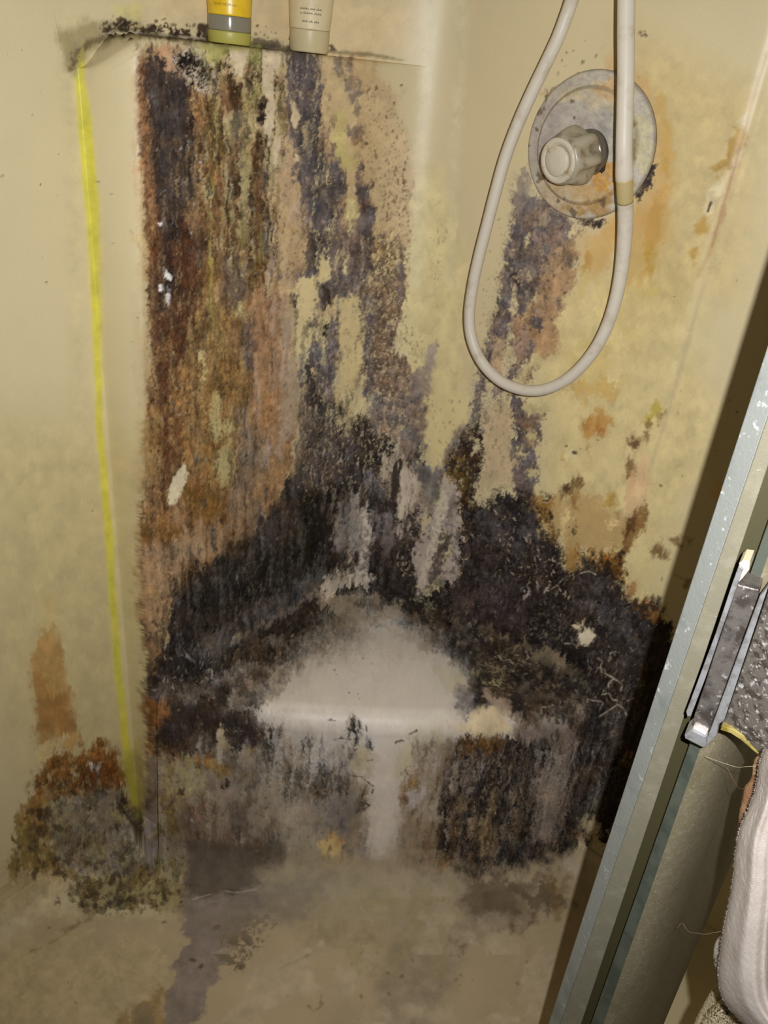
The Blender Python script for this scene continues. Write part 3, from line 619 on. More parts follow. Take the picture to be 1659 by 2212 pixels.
P(t8([(390, 1290), (460, 1290), (450, 1340), (400, 1340)]), (92, 58, 34), 3, 3)
D(t8([(560, 400), (900, 380), (860, 700), (740, 960), (500, 1200), (420, 1100)]), 70, .8, 3.4, (92, 72, 64))
D(t8([(170, 600), (300, 500), (200, 1200), (120, 1500), (60, 1500)]), 60, .7, 2.4, (140, 122, 96), op=.6)
AMB = (190, 148, 74)
P(t8([(940, 230), (1240, 140), (1260, 300), (1200, 520), (1020, 580), (910, 570), (915, 330)]), AMB, 14, 8, 'streak', op=.65, var=.06, crust=0, h=0)
P(t8([(960, 400), (1040, 410), (1025, 540), (950, 540)]), (176, 128, 58), 9, 6, 'streak', op=.7, crust=.05, h=0)
P(t8([(900, 600), (1130, 500), (1150, 780), (1090, 780), (1080, 600), (950, 720)]), (190, 164, 92), 12, 8, 'streak', op=.5, crust=0, h=0)
P(t8([(1350, 40), (1720, -60), (1700, 250), (1600, 420), (1540, 570), (1480, 570), (1500, 380), (1430, 640), (1330, 650)]), (192, 152, 92), 14, 8, 'streak', op=.7, var=.05, crust=.05, h=0)
S(t8([(1590, -100), (1560, 150), (1530, 350), (1505, 570)]), [14, 26, 22, 10], (178, 134, 48), 8, 4, 'streak', op=.75, crust=.05, h=0)
P([(1300, 120), (1400, 170), (1440, 260), (1452, 420), (1420, 520), (1330, 500), (1395, 400), (1405, 280), (1330, 180)], (192, 150, 92), 16, 9, op=.55, var=.05, crust=0, h=0)
S([(1425, 200), (1442, 300), (1440, 420)], [12, 18, 12], (186, 146, 66), 7, 4, op=.6, crust=0, h=0)
for pl in ([(1398, 335), (1416, 350), (1409, 400), (1376, 428), (1368, 420), (1388, 395)], [(1240, 470), (1300, 470), (1312, 480), (1290, 492), (1262, 482)], [(1258, 486), (1268, 486), (1264, 496)], [(1180, 205), (1200, 185), (1205, 195), (1180, 215)]):
    P(pl, (66, 56, 54), 2, 2.5, 'fine')
D([(1225, 80), (1300, 95), (1270, 160), (1200, 165)], 12, 1.2, 4.2, (88, 72, 60))
D([(1376, 70), (1400, 65), (1395, 95), (1380, 95)], 5, 2, 5, (70, 54, 46))
D([(1340, 110), (1420, 150), (1430, 330), (1410, 330)], 14, .8, 3, (80, 62, 48))
YEL = (188, 168, 106)
P(t8([(890, 1100), (1350, 1070), (1420, 1200), (1320, 1400), (1000, 1420), (860, 1260)]), YEL, 20, 14, 'iso', op=.6, brk=-.4, bk='iso', crust=0, h=0)
P(t8([(860, 1460), (1240, 1400), (1220, 1560), (1000, 1640), (860, 1600)]), (188, 146, 80), 12, 10, 'streak', op=.7, brk=-.3, bk='iso', crust=.03, h=0)
P(t8([(1480, 690), (1590, 690), (1580, 745), (1480, 745)]), (190, 166, 88), 6, 4, op=.6, crust=0, h=0)

# ---- right wall, lower
P(t7([(540, 40), (650, 70), (640, 170), (770, 175), (765, 330), (735, 420), (725, 640), (700, 850), (745, 1010), (600, 1010), (560, 700), (530, 450), (565, 300)]), (102, 92, 94), 3, 5, 'fine', var=.12)
P(t7([(650, 200), (770, 180), (745, 400), (655, 450), (625, 320)]), (150, 116, 88), 3, 5, 'fine', brk=-.2, var=.2)
P(t7([(330, 150), (480, 90), (555, 150), (562, 300), (520, 430), (595, 520), (545, 640), (360, 705), (335, 830), (285, 730), (350, 560), (350, 350)]), (192, 164, 130), 2.5, 4.5, 'fine', var=.06, crust=.1, h=0)
D(t7([(360, 150), (550, 150), (540, 560), (360, 640)]), 70, .8, 3.6, (132, 108, 94), el=1.5, op=.65)
for pl in ([(565, 425), (665, 470), (640, 492), (585, 470)], [(480, 690), (520, 670), (545, 710), (510, 740)], [(270, 395), (305, 385), (312, 430), (280, 445)], [(660, 335), (710, 330), (710, 365), (670, 370)], [(665, 580), (710, 580), (715, 620), (680, 610)], [(340, 950), (380, 970), (380, 1000), (350, 980)], [(620, 80), (800, 90), (810, 160), (740, 180), (625, 170)]):
    P(t7(pl), (196, 174, 130), 1.8, 3, 'fine', crust=.05, h=0)
P(t7([(740, 930), (840, 800), (960, 750), (1160, 750), (1420, 950), (1370, 1190), (1100, 1160), (1030, 1300), (960, 1310), (900, 1090), (760, 1040)]), (184, 146, 98), 10, 8, 'iso', op=.88, var=.05, crust=.05, h=0)
P(t7([(1380, 620), (1520, 480), (1540, 640), (1440, 900), (1370, 940)]), (188, 154, 116), 10, 5, 'streak', op=.8, crust=0, h=0)
P(t7([(920, 800), (960, 770), (965, 920), (910, 1010)]), (198, 174, 122), 6, 5, 'streak', crust=0, h=0)
P(t7([(1230, 960), (1290, 900), (1280, 980), (1240, 1010)]), (198, 174, 122), 6, 5, crust=0, h=0)
for pl, c, s_ in (([(865, 720), (930, 685), (1040, 648), (1075, 690), (985, 752), (900, 762)], (124, 84, 40), 4), ([(920, 690), (960, 690), (950, 740), (920, 730)], (84, 58, 34), 4),
        ([(1375, 380), (1420, 355), (1500, 350), (1530, 230), (1552, 250), (1515, 400), (1430, 430)], (140, 100, 56), 5), ([(1390, 370), (1460, 365), (1450, 415), (1400, 415)], (112, 80, 48), 5), ([(1370, 490), (1430, 475), (1455, 580), (1395, 665), (1335, 650)], (140, 96, 52), 5), ([(1385, 490), (1425, 490), (1420, 560), (1385, 560)], (98, 66, 36), 6),
        ([(1080, 220), (1200, 150), (1285, 220), (1275, 290), (1180, 330), (1100, 365), (1045, 260)], (188, 136, 72), 8), ([(1160, 270), (1210, 280), (1190, 340), (1160, 330)], (172, 108, 48), 6), ([(1060, 230), (1110, 210), (1100, 270), (1060, 280)], (164, 104, 44), 6),
        ([(1290, 880), (1340, 875), (1335, 925), (1300, 925)], (150, 112, 54), 5), ([(1415, 900), (1460, 855), (1470, 890), (1500, 790), (1522, 880), (1490, 1000), (1400, 1090), (1350, 1170), (1335, 1110), (1380, 970)], (134, 84, 34), 5), ([(1380, 960), (1430, 900), (1440, 960), (1370, 1080)], (92, 54, 24), 5),
        ([(880, 450), (930, 430), (942, 540), (890, 495)], (190, 142, 76), 6), ([(1540, 1165), (1600, 1120), (1680, 1180), (1660, 1215), (1560, 1205)], (116, 78, 36), 5), ([(1085, 390), (1115, 390), (1105, 490), (1080, 480)], (190, 148, 84), 6), ([(1230, 760), (1280, 740), (1270, 830), (1220, 830)], (186, 144, 72), 8), ([(1580, 90), (1630, 130), (1560, 260), (1530, 230)], (192, 166, 74), 8), ([(1600, 180), (1632, 180), (1600, 290), (1580, 290)], (150, 104, 44), 5),
        ([(970, 760), (1020, 760), (1010, 850), (980, 840)], (150, 100, 48), 5)):
    P(t7(pl), c, s_, 4, op=.88, var=.1, crust=.1, h=.1)
P(t7([(930, 470), (1010, 450), (1000, 500), (950, 510)]), (212, 194, 150), 4, 3, crust=0, h=0)
for x, y, r in ((998, 458, 5), (940, 412, 2.6), (1168, 366, 2.2), (1620, 690, 3), (1625, 1365, 2.6), (1042, 427, 2)):
    D(t7([(x - 3, y - 3), (x + 3, y - 3), (x + 3, y + 3), (x - 3, y + 3)]), 1, r, r + .1, (72, 54, 36))
P(t7([(745, 780), (835, 780), (850, 900), (825, 985), (760, 930), (695, 930), (700, 830)]), (160, 108, 46), 4, 5, 'fine', var=.15)
P(t7([(770, 740), (810, 735), (835, 790), (790, 790)]), (48, 40, 32), 2, 3, 'fine')
P(t7([(770, 860), (830, 890), (825, 970), (790, 940)]), (56, 40, 22), 3, 4, 'fine')
P(t7([(950, 980), (1010, 960), (1005, 1050), (970, 1040)]), (84, 68, 50), 3, 5, 'fine', brk=-.2)
P(t7([(745, 1040), (830, 1020), (905, 1080), (760, 1100)]), (118, 80, 36), 4, 4, 'fine')
P(t7([(930, 1170), (1030, 1120), (1030, 1290), (970, 1310)]), (168, 120, 60), 4, 5, 'streak', crust=.1)
P(t7([(1030, 1140), (1140, 1190), (1260, 1170), (1355, 1150), (1370, 1420), (1200, 1310), (1100, 1240)]), (128, 78, 28), 4, 6, 'fine', var=.2)
D(t7([(1030, 1160), (1350, 1160), (1350, 1400), (1200, 1330)]), 60, 2, 6, (40, 34, 32), el=1.1)
P(t7([(1380, 1420), (1420, 1400), (1430, 1530), (1390, 1540)]), (160, 108, 62), 5, 5, crust=.1)
P(t7([(1385, 1500), (1480, 1510), (1540, 1500), (1640, 1560), (1640, 1700), (1380, 1700)]), (112, 70, 30), 4, 5, 'fine', var=.2)
D(t7([(1420, 1500), (1620, 1500), (1600, 1580), (1440, 1600)]), 18, 4, 9, (54, 42, 32))
# black mass, right wall
P([(1000, 1080), (1040, 1100), (1080, 1062), (1130, 1062), (1156, 1090), (1166, 1152), (1210, 1166), (1232, 1236), (1250, 1215), (1262, 1196), (1300, 1222), (1340, 1262), (1362, 1302), (1400, 1335), (1450, 1345), (1480, 1500), (1400, 1700), (1300, 1830), (1250, 1500), (1000, 1350), (905, 1290), (990, 1250), (1000, 1150)], (50, 42, 40), 3, 7, 'fine', var=.2, vk='fine')
P([(1040, 1110), (1150, 1100), (1160, 1200), (1060, 1200)], (76, 67, 70), 12, 10, op=.8, var=.15, vk='fine')
P([(1000, 1270), (1100, 1250), (1160, 1330), (1060, 1360), (980, 1320)], (74, 63, 66), 14, 10, op=.75)
P([(1230, 1250), (1300, 1230), (1400, 1400), (1340, 1440), (1280, 1330)], (88, 84, 87), 14, 12, 'fstreak', op=.6, brk=0, bk='iso')
P([(1160, 1340), (1260, 1320), (1300, 1460), (1200, 1440)], (36, 32, 32), 12, 10, op=.7)
F([(1030, 1080), (1160, 1090), (1230, 1240), (1340, 1300), (1380, 1450), (1200, 1400), (1020, 1320), (1010, 1180)], 110, 7, (132, 120, 108), 1.1)
F([(1050, 1060), (1200, 1200), (1240, 1300), (1100, 1240)], 50, 9, (196, 176, 150), 1.5)
F([(300, 1400), (470, 1380), (500, 1500), (320, 1560)], 26, 9, (150, 142, 130), 1.5)

# ---- seat top
P([(312, 1470), (440, 1440), (560, 1366), (720, 1268), (800, 1258), (900, 1290), (1000, 1340), (1180, 1420), (1300, 1480), (1300, 1590), (1240, 1620), (850, 1610), (330, 1660)], (57, 48, 44), 5, 7, 'iso', var=.14)
P(t9([(880, 590), (1330, 300), (1500, 400), (1450, 520), (1150, 620)]), (52, 44, 39), 7, 7, var=.15)
P(t9([(1340, 270), (1700, 270), (1750, 430), (1500, 520), (1400, 400)]), (138, 122, 105), 5, 8, 'iso', op=.85, brk=-.5, bk='iso', crust=.3)
P(t10([(0, 330), (280, 290), (525, 305), (545, 440), (662, 450), (660, 545), (440, 590), (330, 610), (240, 560), (130, 500), (0, 420)]), (142, 126, 108), 4, 8, 'iso', var=.06, crust=.25)
P(t10([(150, 260), (440, 280), (400, 320), (160, 330)]), (50, 42, 36), 4, 4, op=.9)
P(t10([(0, 560), (300, 560), (250, 660), (0, 660)]), (60, 52, 46), 6, 7, op=.8)
P(t9([(950, 600), (1080, 600), (1060, 660), (960, 680)]), (104, 95, 90), 4, 5)
P(t9([(1130, 640), (1750, 600), (1760, 760), (1300, 780), (1120, 760)]), (108, 98, 92), 8, 9, op=.8, var=.12)
F(t9([(1100, 560), (1500, 480), (1550, 690), (1100, 740)]), 36, 7, (160, 148, 134), 2)
WH = (182, 169, 148)
P([(552, 1530), (585, 1505), (625, 1450), (660, 1425), (720, 1400), (780, 1370), (790, 1345), (850, 1352), (900, 1370), (960, 1412), (1000, 1460), (1010, 1490), (985, 1500), (980, 1530), (1020, 1550), (1050, 1526), (1085, 1535), (1130, 1560), (1110, 1592), (1000, 1592), (900, 1625), (680, 1625), (590, 1575)], (184, 173, 154), 8, 7, 'iso', var=.05, crust=.1, h=.2)
P([(585, 1530), (680, 1450), (800, 1420), (930, 1440), (985, 1500), (960, 1570), (800, 1600), (640, 1570)], (204, 192, 172), 22, 6, 'iso', op=.9, var=.03, crust=.05, h=.2)
P([(940, 1440), (990, 1450), (1008, 1485), (960, 1500)], (182, 168, 128), 9, 4, op=.7, crust=.05)
P([(840, 1360), (900, 1368), (940, 1400), (930, 1412), (870, 1380)], (156, 143, 122), 6, 4, op=.8, crust=.1)
P([(905, 1395), (945, 1400), (935, 1415)], (128, 112, 80), 5, 4, op=.8)
P(t10([(1200, 1180), (1330, 1230), (1350, 1400), (1250, 1450), (1170, 1330)]), (120, 108, 106), 6, 6, 'iso', op=.85)
P(t10([(1450, 1230), (1540, 1290), (1640, 1320), (1640, 1420), (1540, 1400), (1460, 1300)]), (150, 134, 118), 4, 5, op=.9, crust=.2)
P(t10([(1280, 1470), (1400, 1350), (1500, 1350), (1640, 1460), (1640, 1600), (1200, 1600), (1050, 1500)]), (182, 160, 128), 5, 5, crust=.1)
P(t10([(600, 660), (780, 680), (990, 800), (940, 820), (780, 720), (620, 720)]), (150, 136, 118), 5, 4, op=.8, crust=.2)
D(t10([(0, 700), (600, 900), (400, 1300), (100, 1250)]), 10, 1, 3.4, (84, 74, 62))
P(t10([(400, 1090), (540, 1085), (520, 1105), (420, 1110)]), (150, 137, 112), 3, 2, op=.6)
# left of the seat
P(t9([(580, 900), (700, 810), (790, 790), (1140, 820), (1115, 960), (870, 1070), (680, 1090), (640, 1000)]), (106, 98, 94), 6, 7, 'iso', var=.12)
P(t9([(900, 820), (1130, 820), (1080, 960), (960, 980)]), (92, 84, 80), 5, 6, 'streak', op=.7)
S(t9([(770, 810), (830, 910), (838, 1000)]), [4, 10, 6], (182, 162, 142), 2.5, 2, crust=.1)
S(t9([(680, 1000), (700, 1130)]), [6, 3], (132, 124, 126), 3, 2)
P(t9([(520, 960), (600, 910), (660, 900), (560, 1000)]), (118, 110, 112), 5, 5)
P(t9([(60, 1020), (220, 1010), (260, 1120), (160, 1240), (70, 1200)]), (118, 70, 34), 5, 6, 'fine', var=.2)
P(t9([(80, 860), (260, 900), (480, 960), (440, 1080), (240, 1060), (80, 1000)]), (84, 77, 78), 6, 8, op=.8, brk=-.5, bk='iso')
S(t9([(770, 1075), (850, 1110)]), [2, 3], (170, 158, 140), 1.2, .8)
F(t9([(180, 690), (480, 690), (600, 870), (200, 1000)]), 22, 8, (176, 168, 156), 1.6)
P(t9([(535, 825), (575, 830), (570, 870), (545, 860)]), (170, 160, 140), 2, 3, 'fine')
S([(505, 1385), (560, 1352), (605, 1328), (650, 1300), (690, 1280)], [12, 9, 12, 8, 6], (140, 126, 116), 4, 3, 'fine', op=.85, crust=.3)
P([(500, 1368), (530, 1368), (530, 1385), (505, 1382)], (160, 136, 108), 4, 3, crust=.2)
P([(688, 1275), (705, 1250), (730, 1236), (765, 1240), (776, 1222), (790, 1236), (812, 1250), (800, 1270), (762, 1262), (726, 1272), (700, 1292)], (190, 176, 152), 2.5, 4, 'fine', crust=.1)
# right of the seat
P(t11([(945, 625), (1045, 605), (1078, 655), (1010, 722), (942, 700)]), (198, 184, 154), 1.6, 2.2, 'fine', crust=.03, h=0)
P(t11([(890, 565), (960, 560), (990, 515), (975, 570), (945, 605)]), (190, 172, 138), 1.6, 2.5, 'fine', crust=.05)
P(t11([(490, 285), (560, 280), (555, 330), (510, 345)]), (158, 140, 128), 2, 3, 'fine', crust=.1)
P(t11([(240, 120), (285, 115), (280, 170), (250, 160)]), (168, 150, 122), 2, 3, 'fine', brk=-.3)
P(t11([(160, 620), (250, 560), (240, 640)]), (108, 94, 78), 6, 4, op=.7)
P(t11([(250, 630), (360, 640), (360, 680), (280, 670)]), (116, 102, 86), 5, 4, op=.7)
P(t11([(410, 720), (500, 680), (550, 760), (440, 765)]), (134, 118, 98), 5, 4, op=.85, crust=.2)
P(t11([(580, 810), (680, 770), (770, 800), (820, 850), (805, 915), (620, 880)]), (134, 117, 98), 6, 5, op=.85, crust=.2)
P(t11([(450, 900), (820, 900), (920, 1030), (700, 1150), (480, 1080)]), (52, 44, 41), 12, 8, op=.85)
P(t11([(60, 950), (230, 950), (400, 1090), (330, 1100), (180, 1030)]), (146, 126, 92), 4, 7, 'fine', brk=.2, crust=.3)
P(t11([(200, 880), (420, 920), (400, 980), (260, 960)]), (150, 132, 104), 3, 6, 'fine', brk=.5, crust=.3)
F(t11([(200, 800), (560, 780), (560, 960), (140, 1100)]), 46, 9, (160, 142, 112), 1.6, .7)
P(t11([(600, 1380), (640, 1320), (720, 1300), (900, 1320), (960, 1240), (965, 1330), (910, 1430), (890, 1540), (700, 1510), (600, 1450)]), (130, 118, 114), 8, 7, 'iso', op=.9, var=.1, crust=.3)
P(t11([(400, 1320), (600, 1300), (620, 1460), (420, 1480)]), (96, 84, 74), 8, 7, op=.85)
P(t11([(740, 1220), (850, 1230), (880, 1300), (800, 1350), (720, 1290)]), (60, 56, 56), 6, 5)
P(t11([(660, 1400), (730, 1400), (720, 1450), (670, 1460)]), (92, 86, 90), 5, 4, op=.8)
S(t11([(800, 1160), (880, 1180), (930, 1230), (945, 1300)]), [2, 4, 5, 3], (140, 124, 106), 2, 1.5, op=.8)
CK = (158, 146, 128)
for pl, w_ in (([(830, 715), (900, 715), (935, 755)], 3), ([(1100, 830), (1140, 860), (1120, 895), (1132, 950)], 4), ([(1160, 960), (1200, 980), (1232, 1000), (1190, 1040), (1185, 1070)], 5), ([(1232, 1000), (1300, 1045), (1290, 1100)], 4.5), ([(1130, 1130), (1190, 1120), (1220, 1170), (1262, 1182)], 4.5),
        ([(1108, 1270), (1142, 1200), (1120, 1185), (1020, 1170), (1010, 1195)], 3), ([(1118, 1305), (1190, 1260), (1258, 1212), (1310, 1242), (1337, 1300)], 4.5), ([(960, 140), (1030, 125), (1082, 152)], 4), ([(720, 275), (780, 232), (815, 190)], 3), ([(1190, 860), (1205, 790), (1250, 780)], 3), ([(1340, 1180), (1390, 1160)], 2.5), ([(665, 300), (685, 260), (720, 270)], 2.5), ([(600, 210), (630, 255)], 4), ([(640, 1290), (640, 1240), (740, 1220)], 2.5), ([(290, 820), (320, 860), (380, 850), (400, 880)], 3), ([(510, 770), (540, 830), (490, 870)], 3)):
    LATE.append((2, (t11(pl), w_ * .52, CK, 1, .5, 'fine'), dict(crust=.3, h=1.5)))
F(t11([(1000, 700), (1400, 800), (1360, 1200), (1000, 1200)]), 46, 8, (140, 132, 124), 1.3)
F(t11([(480, 520), (860, 420), (900, 680), (560, 700)]), 50, 6, (120, 114, 110), 1.3)

# ---- seat front
P([(312, 1640), (560, 1590), (680, 1610), (1000, 1600), (1240, 1600), (1250, 1870), (1000, 1930), (850, 1950), (400, 1985), (312, 1930)], (122, 110, 97), 8, 5, 'streak', var=.1, vk='streak', crust=.3)
P(t13([(150, -60), (1050, -60), (950, 160), (830, 380), (790, 820), (660, 900), (650, 1100), (520, 1310), (380, 1310), (360, 1000), (420, 700), (260, 560), (150, 300)]), (174, 163, 148), 14, 7, 'streak', var=.05, crust=.1)
P(t13([(400, 380), (620, 300), (700, 900), (640, 1200), (450, 1280), (390, 1100), (450, 700)]), (158, 146, 130), 14, 6, 'streak', op=.7, crust=.1)
P(t12([(880, -10), (1590, -20), (1545, 470), (1390, 410), (1260, 270), (1120, 330), (1065, 100), (950, 110)]), (156, 147, 138), 5, 5, 'streak', var=.06, crust=.15)
P(t13([(590, 290), (810, 250), (790, 480), (690, 570), (590, 560)]), (164, 142, 100), 9, 6, 'fine', op=.8, crust=.1)
P(t13([(240, 260), (440, 300), (440, 560), (270, 560)]), (166, 148, 118), 8, 5, op=.8, crust=.1)
P(t13([(700, 60), (1000, 40), (1100, 260), (820, 260)]), (164, 144, 104), 8, 7, op=.7, crust=.1)
P(t13([(860, 150), (990, 120), (980, 220), (870, 220)]), (140, 122, 84), 5, 6, 'fine', op=.7, brk=-.2)
P(t13([(720, 600), (870, 520), (860, 690), (760, 720), (710, 880), (672, 800), (690, 700)]), (128, 92, 48), 6, 5, 'streak', op=.9)
P(t13([(690, 730), (750, 720), (710, 870), (678, 840)]), (92, 56, 22), 5, 3, op=.8)
P(t13([(770, 720), (910, 660), (900, 800), (780, 830)]), (160, 150, 142), 6, 4, crust=.1)
# drips and cracks in the scum
P(t13([(205, 90), (268, 36), (325, 95), (310, 210), (300, 300), (250, 380), (262, 200), (210, 190)]), (64, 55, 48), 2, 3, 'streak', brk=-.9, bk='fstreak')
P(t13([(320, 100), (345, 170), (330, 210)]), (54, 48, 40), 2, 2)
P(t13([(388, 225), (442, 225), (432, 335), (405, 330)]), (70, 62, 54), 2, 3)
P(t13([(205, 90), (270, 180), (240, 420), (200, 420)]), (118, 108, 102), 4, 4, 'streak', op=.7)
for pl in ([(95, 232), (160, 228), (240, 236)], [(30, 68), (80, 62), (110, 75)], [(265, 568), (340, 570), (365, 600), (440, 660)], [(380, 640), (335, 765)], [(450, 670), (430, 720)], [(275, 810), (330, 800), (405, 825), (340, 885)], [(640, 262), (690, 245), (725, 258)], [(760, 190), (830, 160)], [(385, 440), (400, 425), (440, 420)], [(370, 90), (385, 170)]):
    LATE.append((2, (t13(pl), 2.8, (64, 56, 44), 1.1, 1.0, 'fine'), dict(op=.9, crust=.4, h=0)))
P(t13([(300, 780), (420, 800), (330, 900), (290, 860)]), (78, 70, 60), 2, 4, 'fine', brk=0)
D(t13([(680, 470), (780, 470), (780, 560), (680, 580)]), 12, 1, 3, (92, 74, 44))
S(t12([(1215, 175), (1200, 240)]), [2, 4], (84, 78, 72), 1.2, 1); S(t12([(1240, 180), (1252, 240), (1235, 260)]), [3, 5, 2], (88, 82, 76), 1.2, 1)
# left part of the front
P(t12([(180, 60), (500, 30), (700, 60), (860, -20), (960, 100), (1060, 100), (1065, 340), (850, 260), (770, 310), (700, 280), (670, 160), (590, 90), (550, 300), (300, 340), (170, 230)]), (50, 42, 41), 3.5, 6, 'fine', var=.25, vk='fine')
P(t12([(390, 110), (540, 100), (540, 290), (400, 290)]), (78, 66, 60), 8, 8, op=.7, brk=-.4, bk='iso')
P(t12([(1000, 60), (1060, 90), (1060, 330), (1010, 260)]), (44, 38, 36), 4, 4, 'streak')
P(t12([(740, 290), (880, 260), (1040, 350), (1065, 600), (1210, 690), (1260, 1000), (1000, 1200), (860, 900), (700, 600), (680, 400)]), (120, 111, 104), 8, 7, 'streak', op=.95, var=.08, vk='streak', crust=.3)
P(t12([(1060, 640), (1200, 680), (1260, 1000), (1080, 1060), (1040, 800)]), (138, 127, 117), 14, 6, 'streak', op=.8, crust=.2)
P(t12([(1050, 430), (1320, 380), (1590, 440), (1560, 620), (1320, 700), (1080, 620)]), (78, 69, 66), 5, 7, 'streak', brk=-.35, bk='fstreak', var=.2)
P(t12([(1060, 430), (1250, 400), (1300, 620), (1100, 640)]), (58, 56, 52), 4, 7, 'streak', brk=-.1, bk='fstreak')
P(t12([(1250, 380), (1310, 420), (1290, 520), (1230, 560), (1220, 450)]), (158, 148, 138), 5, 4, crust=.1)
P(t12([(1130, 370), (1190, 380), (1180, 440), (1130, 440)]), (150, 140, 130), 4, 4, crust=.1)
P(t12([(1200, 640), (1560, 620), (1520, 950), (1340, 930), (1240, 850)]), (108, 101, 104), 12, 7, 'streak', op=.85, crust=.35)
P(t12([(590, 110), (650, 125), (672, 200), (610, 330), (570, 310)]), (172, 152, 126), 4, 4, 'streak', crust=.15)
S(t12([(670, 120), (715, 125), (740, 135), (800, 120), (825, 150)]), 3, (128, 120, 106), 1.2, 1)
S(t12([(735, 260), (765, 295), (790, 260)]), 3, (150, 142, 130), 1.2, 1)
P(t12([(90, -30), (240, -10), (170, 100), (80, 110)]), (118, 72, 36), 5, 5, 'fine', op=.9)
P(t12([(70, 190), (140, 180), (130, 330), (80, 380)]), (150, 112, 72), 4, 5, 'fine', crust=.2)
P(t12([(330, 330), (560, 290), (560, 400), (500, 440), (440, 420), (360, 380)]), (136, 92, 38), 5, 6, 'fine', var=.15)
P(t12([(600, 370), (700, 400), (680, 500), (600, 460)]), (132, 94, 42), 5, 5, 'fine')
P(t12([(195, 320), (470, 370), (480, 520), (400, 580), (280, 570), (190, 530)]), (140, 122, 88), 4, 7, 'iso', brk=-.7, crust=.25)
P(t12([(120, 320), (205, 340), (160, 650), (115, 1110), (65, 1110), (100, 600)]), (112, 104, 107), 5, 4, op=.9, crust=.35)
P(t12([(160, 600), (330, 590), (320, 860), (165, 870)]), (104, 84, 42), 9, 6, op=.9, var=.12)
P(t12([(330, 620), (720, 640), (880, 880), (930, 1260), (400, 1330), (370, 1000)]), (94, 82, 76), 9, 8, 'iso', op=.92, var=.13, vk='fstreak', crust=.4)
P(t12([(380, 650), (500, 640), (500, 760), (390, 800)]), (96, 76, 66), 8, 7, op=.8)
P(t12([(500, 440), (640, 440), (700, 560), (600, 650), (500, 600)]), (124, 112, 106), 6, 7, op=.85, crust=.25)
P(t12([(630, 520), (670, 500), (650, 560)]), (44, 36, 26), 3, 3)
P(t12([(320, 540), (370, 545), (365, 590), (330, 590)]), (62, 50, 44), 4, 4)
P(t12([(930, 810), (1015, 770), (1012, 900), (945, 1060), (900, 1010)]), (56, 50, 46), 5, 5, 'streak', op=.95)
P(t12([(720, 980), (930, 940), (920, 1060), (760, 1040)]), (112, 88, 58), 5, 6, 'streak', op=.7)
P(t12([(400, 1200), (880, 1190), (960, 1260), (620, 1300), (400, 1320)]), (64, 54, 48), 9, 7, op=.8)
P(t12([(1330, 930), (1400, 890), (1432, 855), (1505, 950), (1495, 1150), (1400, 1175), (1360, 1060)]), (164, 132, 84), 4, 4, 'streak', crust=.1)
P(t12([(1370, 900), (1435, 855), (1500, 930), (1470, 960), (1420, 920)]), (158, 106, 52), 5, 4, 'streak', op=.9, crust=.1)
for pl in ([(1410, 940), (1400, 1150)], [(1500, 960), (1470, 1160)], [(1450, 920), (1450, 1000)]):
    S(t12(pl), 3, (96, 74, 44), 1.5, 1.2, 'streak', op=.8)
P(t12([(1500, 940), (1570, 1000), (1545, 1120), (1510, 1070)]), (64, 54, 52), 4, 5, 'streak')
P(t12([(1560, 960), (1680, 950), (1680, 1090), (1560, 1080)]), (126, 118, 120), 6, 5, op=.8, crust=.2)
# right part of the front
P(t14([(200, 240), (600, 210), (680, 270), (1000, 230), (1210, 200), (1340, 0), (1700, -150), (1690, 150), (1540, 400), (1480, 520), (1440, 720), (1395, 910), (1290, 920), (1210, 1040), (1195, 1200), (1000, 1390), (880, 1470), (760, 1450), (680, 1310), (480, 1260), (390, 1440), (220, 1490), (140, 1350), (160, 1190), (20, 1190), (-10, 1000), (80, 700), (50, 520)]), (52, 45, 44), 4, 7, 'streak', var=.22, vk='fstreak')
P(t14([(40, 540), (200, 290), (400, 340), (460, 560), (330, 660), (200, 700), (50, 720)]), (112, 104, 105), 4, 6, 'streak', brk=-.3, bk='fstreak', crust=.4)
P(t14([(220, 220), (600, 205), (600, 300), (460, 340), (225, 340)]), (90, 60, 24), 4, 5, 'fine', op=.9, var=.25)
P(t14([(980, 340), (1200, 200), (1190, 500), (1110, 800), (1020, 1080), (820, 1080), (850, 800), (850, 560), (930, 430)]), (122, 110, 108), 6, 6, 'fstreak', op=.9, var=.12, vk='fstreak', crust=.35)
P(t14([(960, 430), (1110, 420), (1060, 800), (930, 900)]), (124, 112, 98), 8, 5, 'fstreak', op=.6, crust=.3)
P(t14([(880, 110), (1100, 90), (1190, 130), (1180, 260), (880, 260), (700, 200)]), (122, 111, 108), 6, 6, op=.85, crust=.3)
P(t14([(300, 900), (470, 870), (500, 1000), (490, 1210), (380, 1190), (285, 1030)]), (120, 97, 76), 4, 5, 'streak', var=.15)
P(t14([(550, 960), (730, 950), (700, 1090), (560, 1070)]), (104, 92, 82), 5, 5)
P(t14([(590, 800), (710, 820), (690, 890), (620, 890)]), (112, 102, 92), 4, 4)
P(t14([(660, 640), (710, 640), (700, 760), (670, 760)]), (112, 98, 84), 4, 4)
P(t14([(200, 740), (270, 730), (260, 820), (200, 830)]), (116, 102, 90), 3, 4)
P(t14([(130, 860), (240, 860), (220, 980), (130, 960)]), (104, 82, 56), 5, 5)
S(t14([(485, 580), (495, 700), (485, 830)]), [2, 7, 4], (176, 150, 112), 1.6, 1.5, crust=.2)
P(t14([(170, 1010), (230, 990), (230, 1030), (190, 1030)]), (160, 140, 110), 2, 3)
P(t14([(20, 1180), (160, 1190), (130, 1350), (40, 1330)]), (98, 74, 40), 6, 5, op=.8)
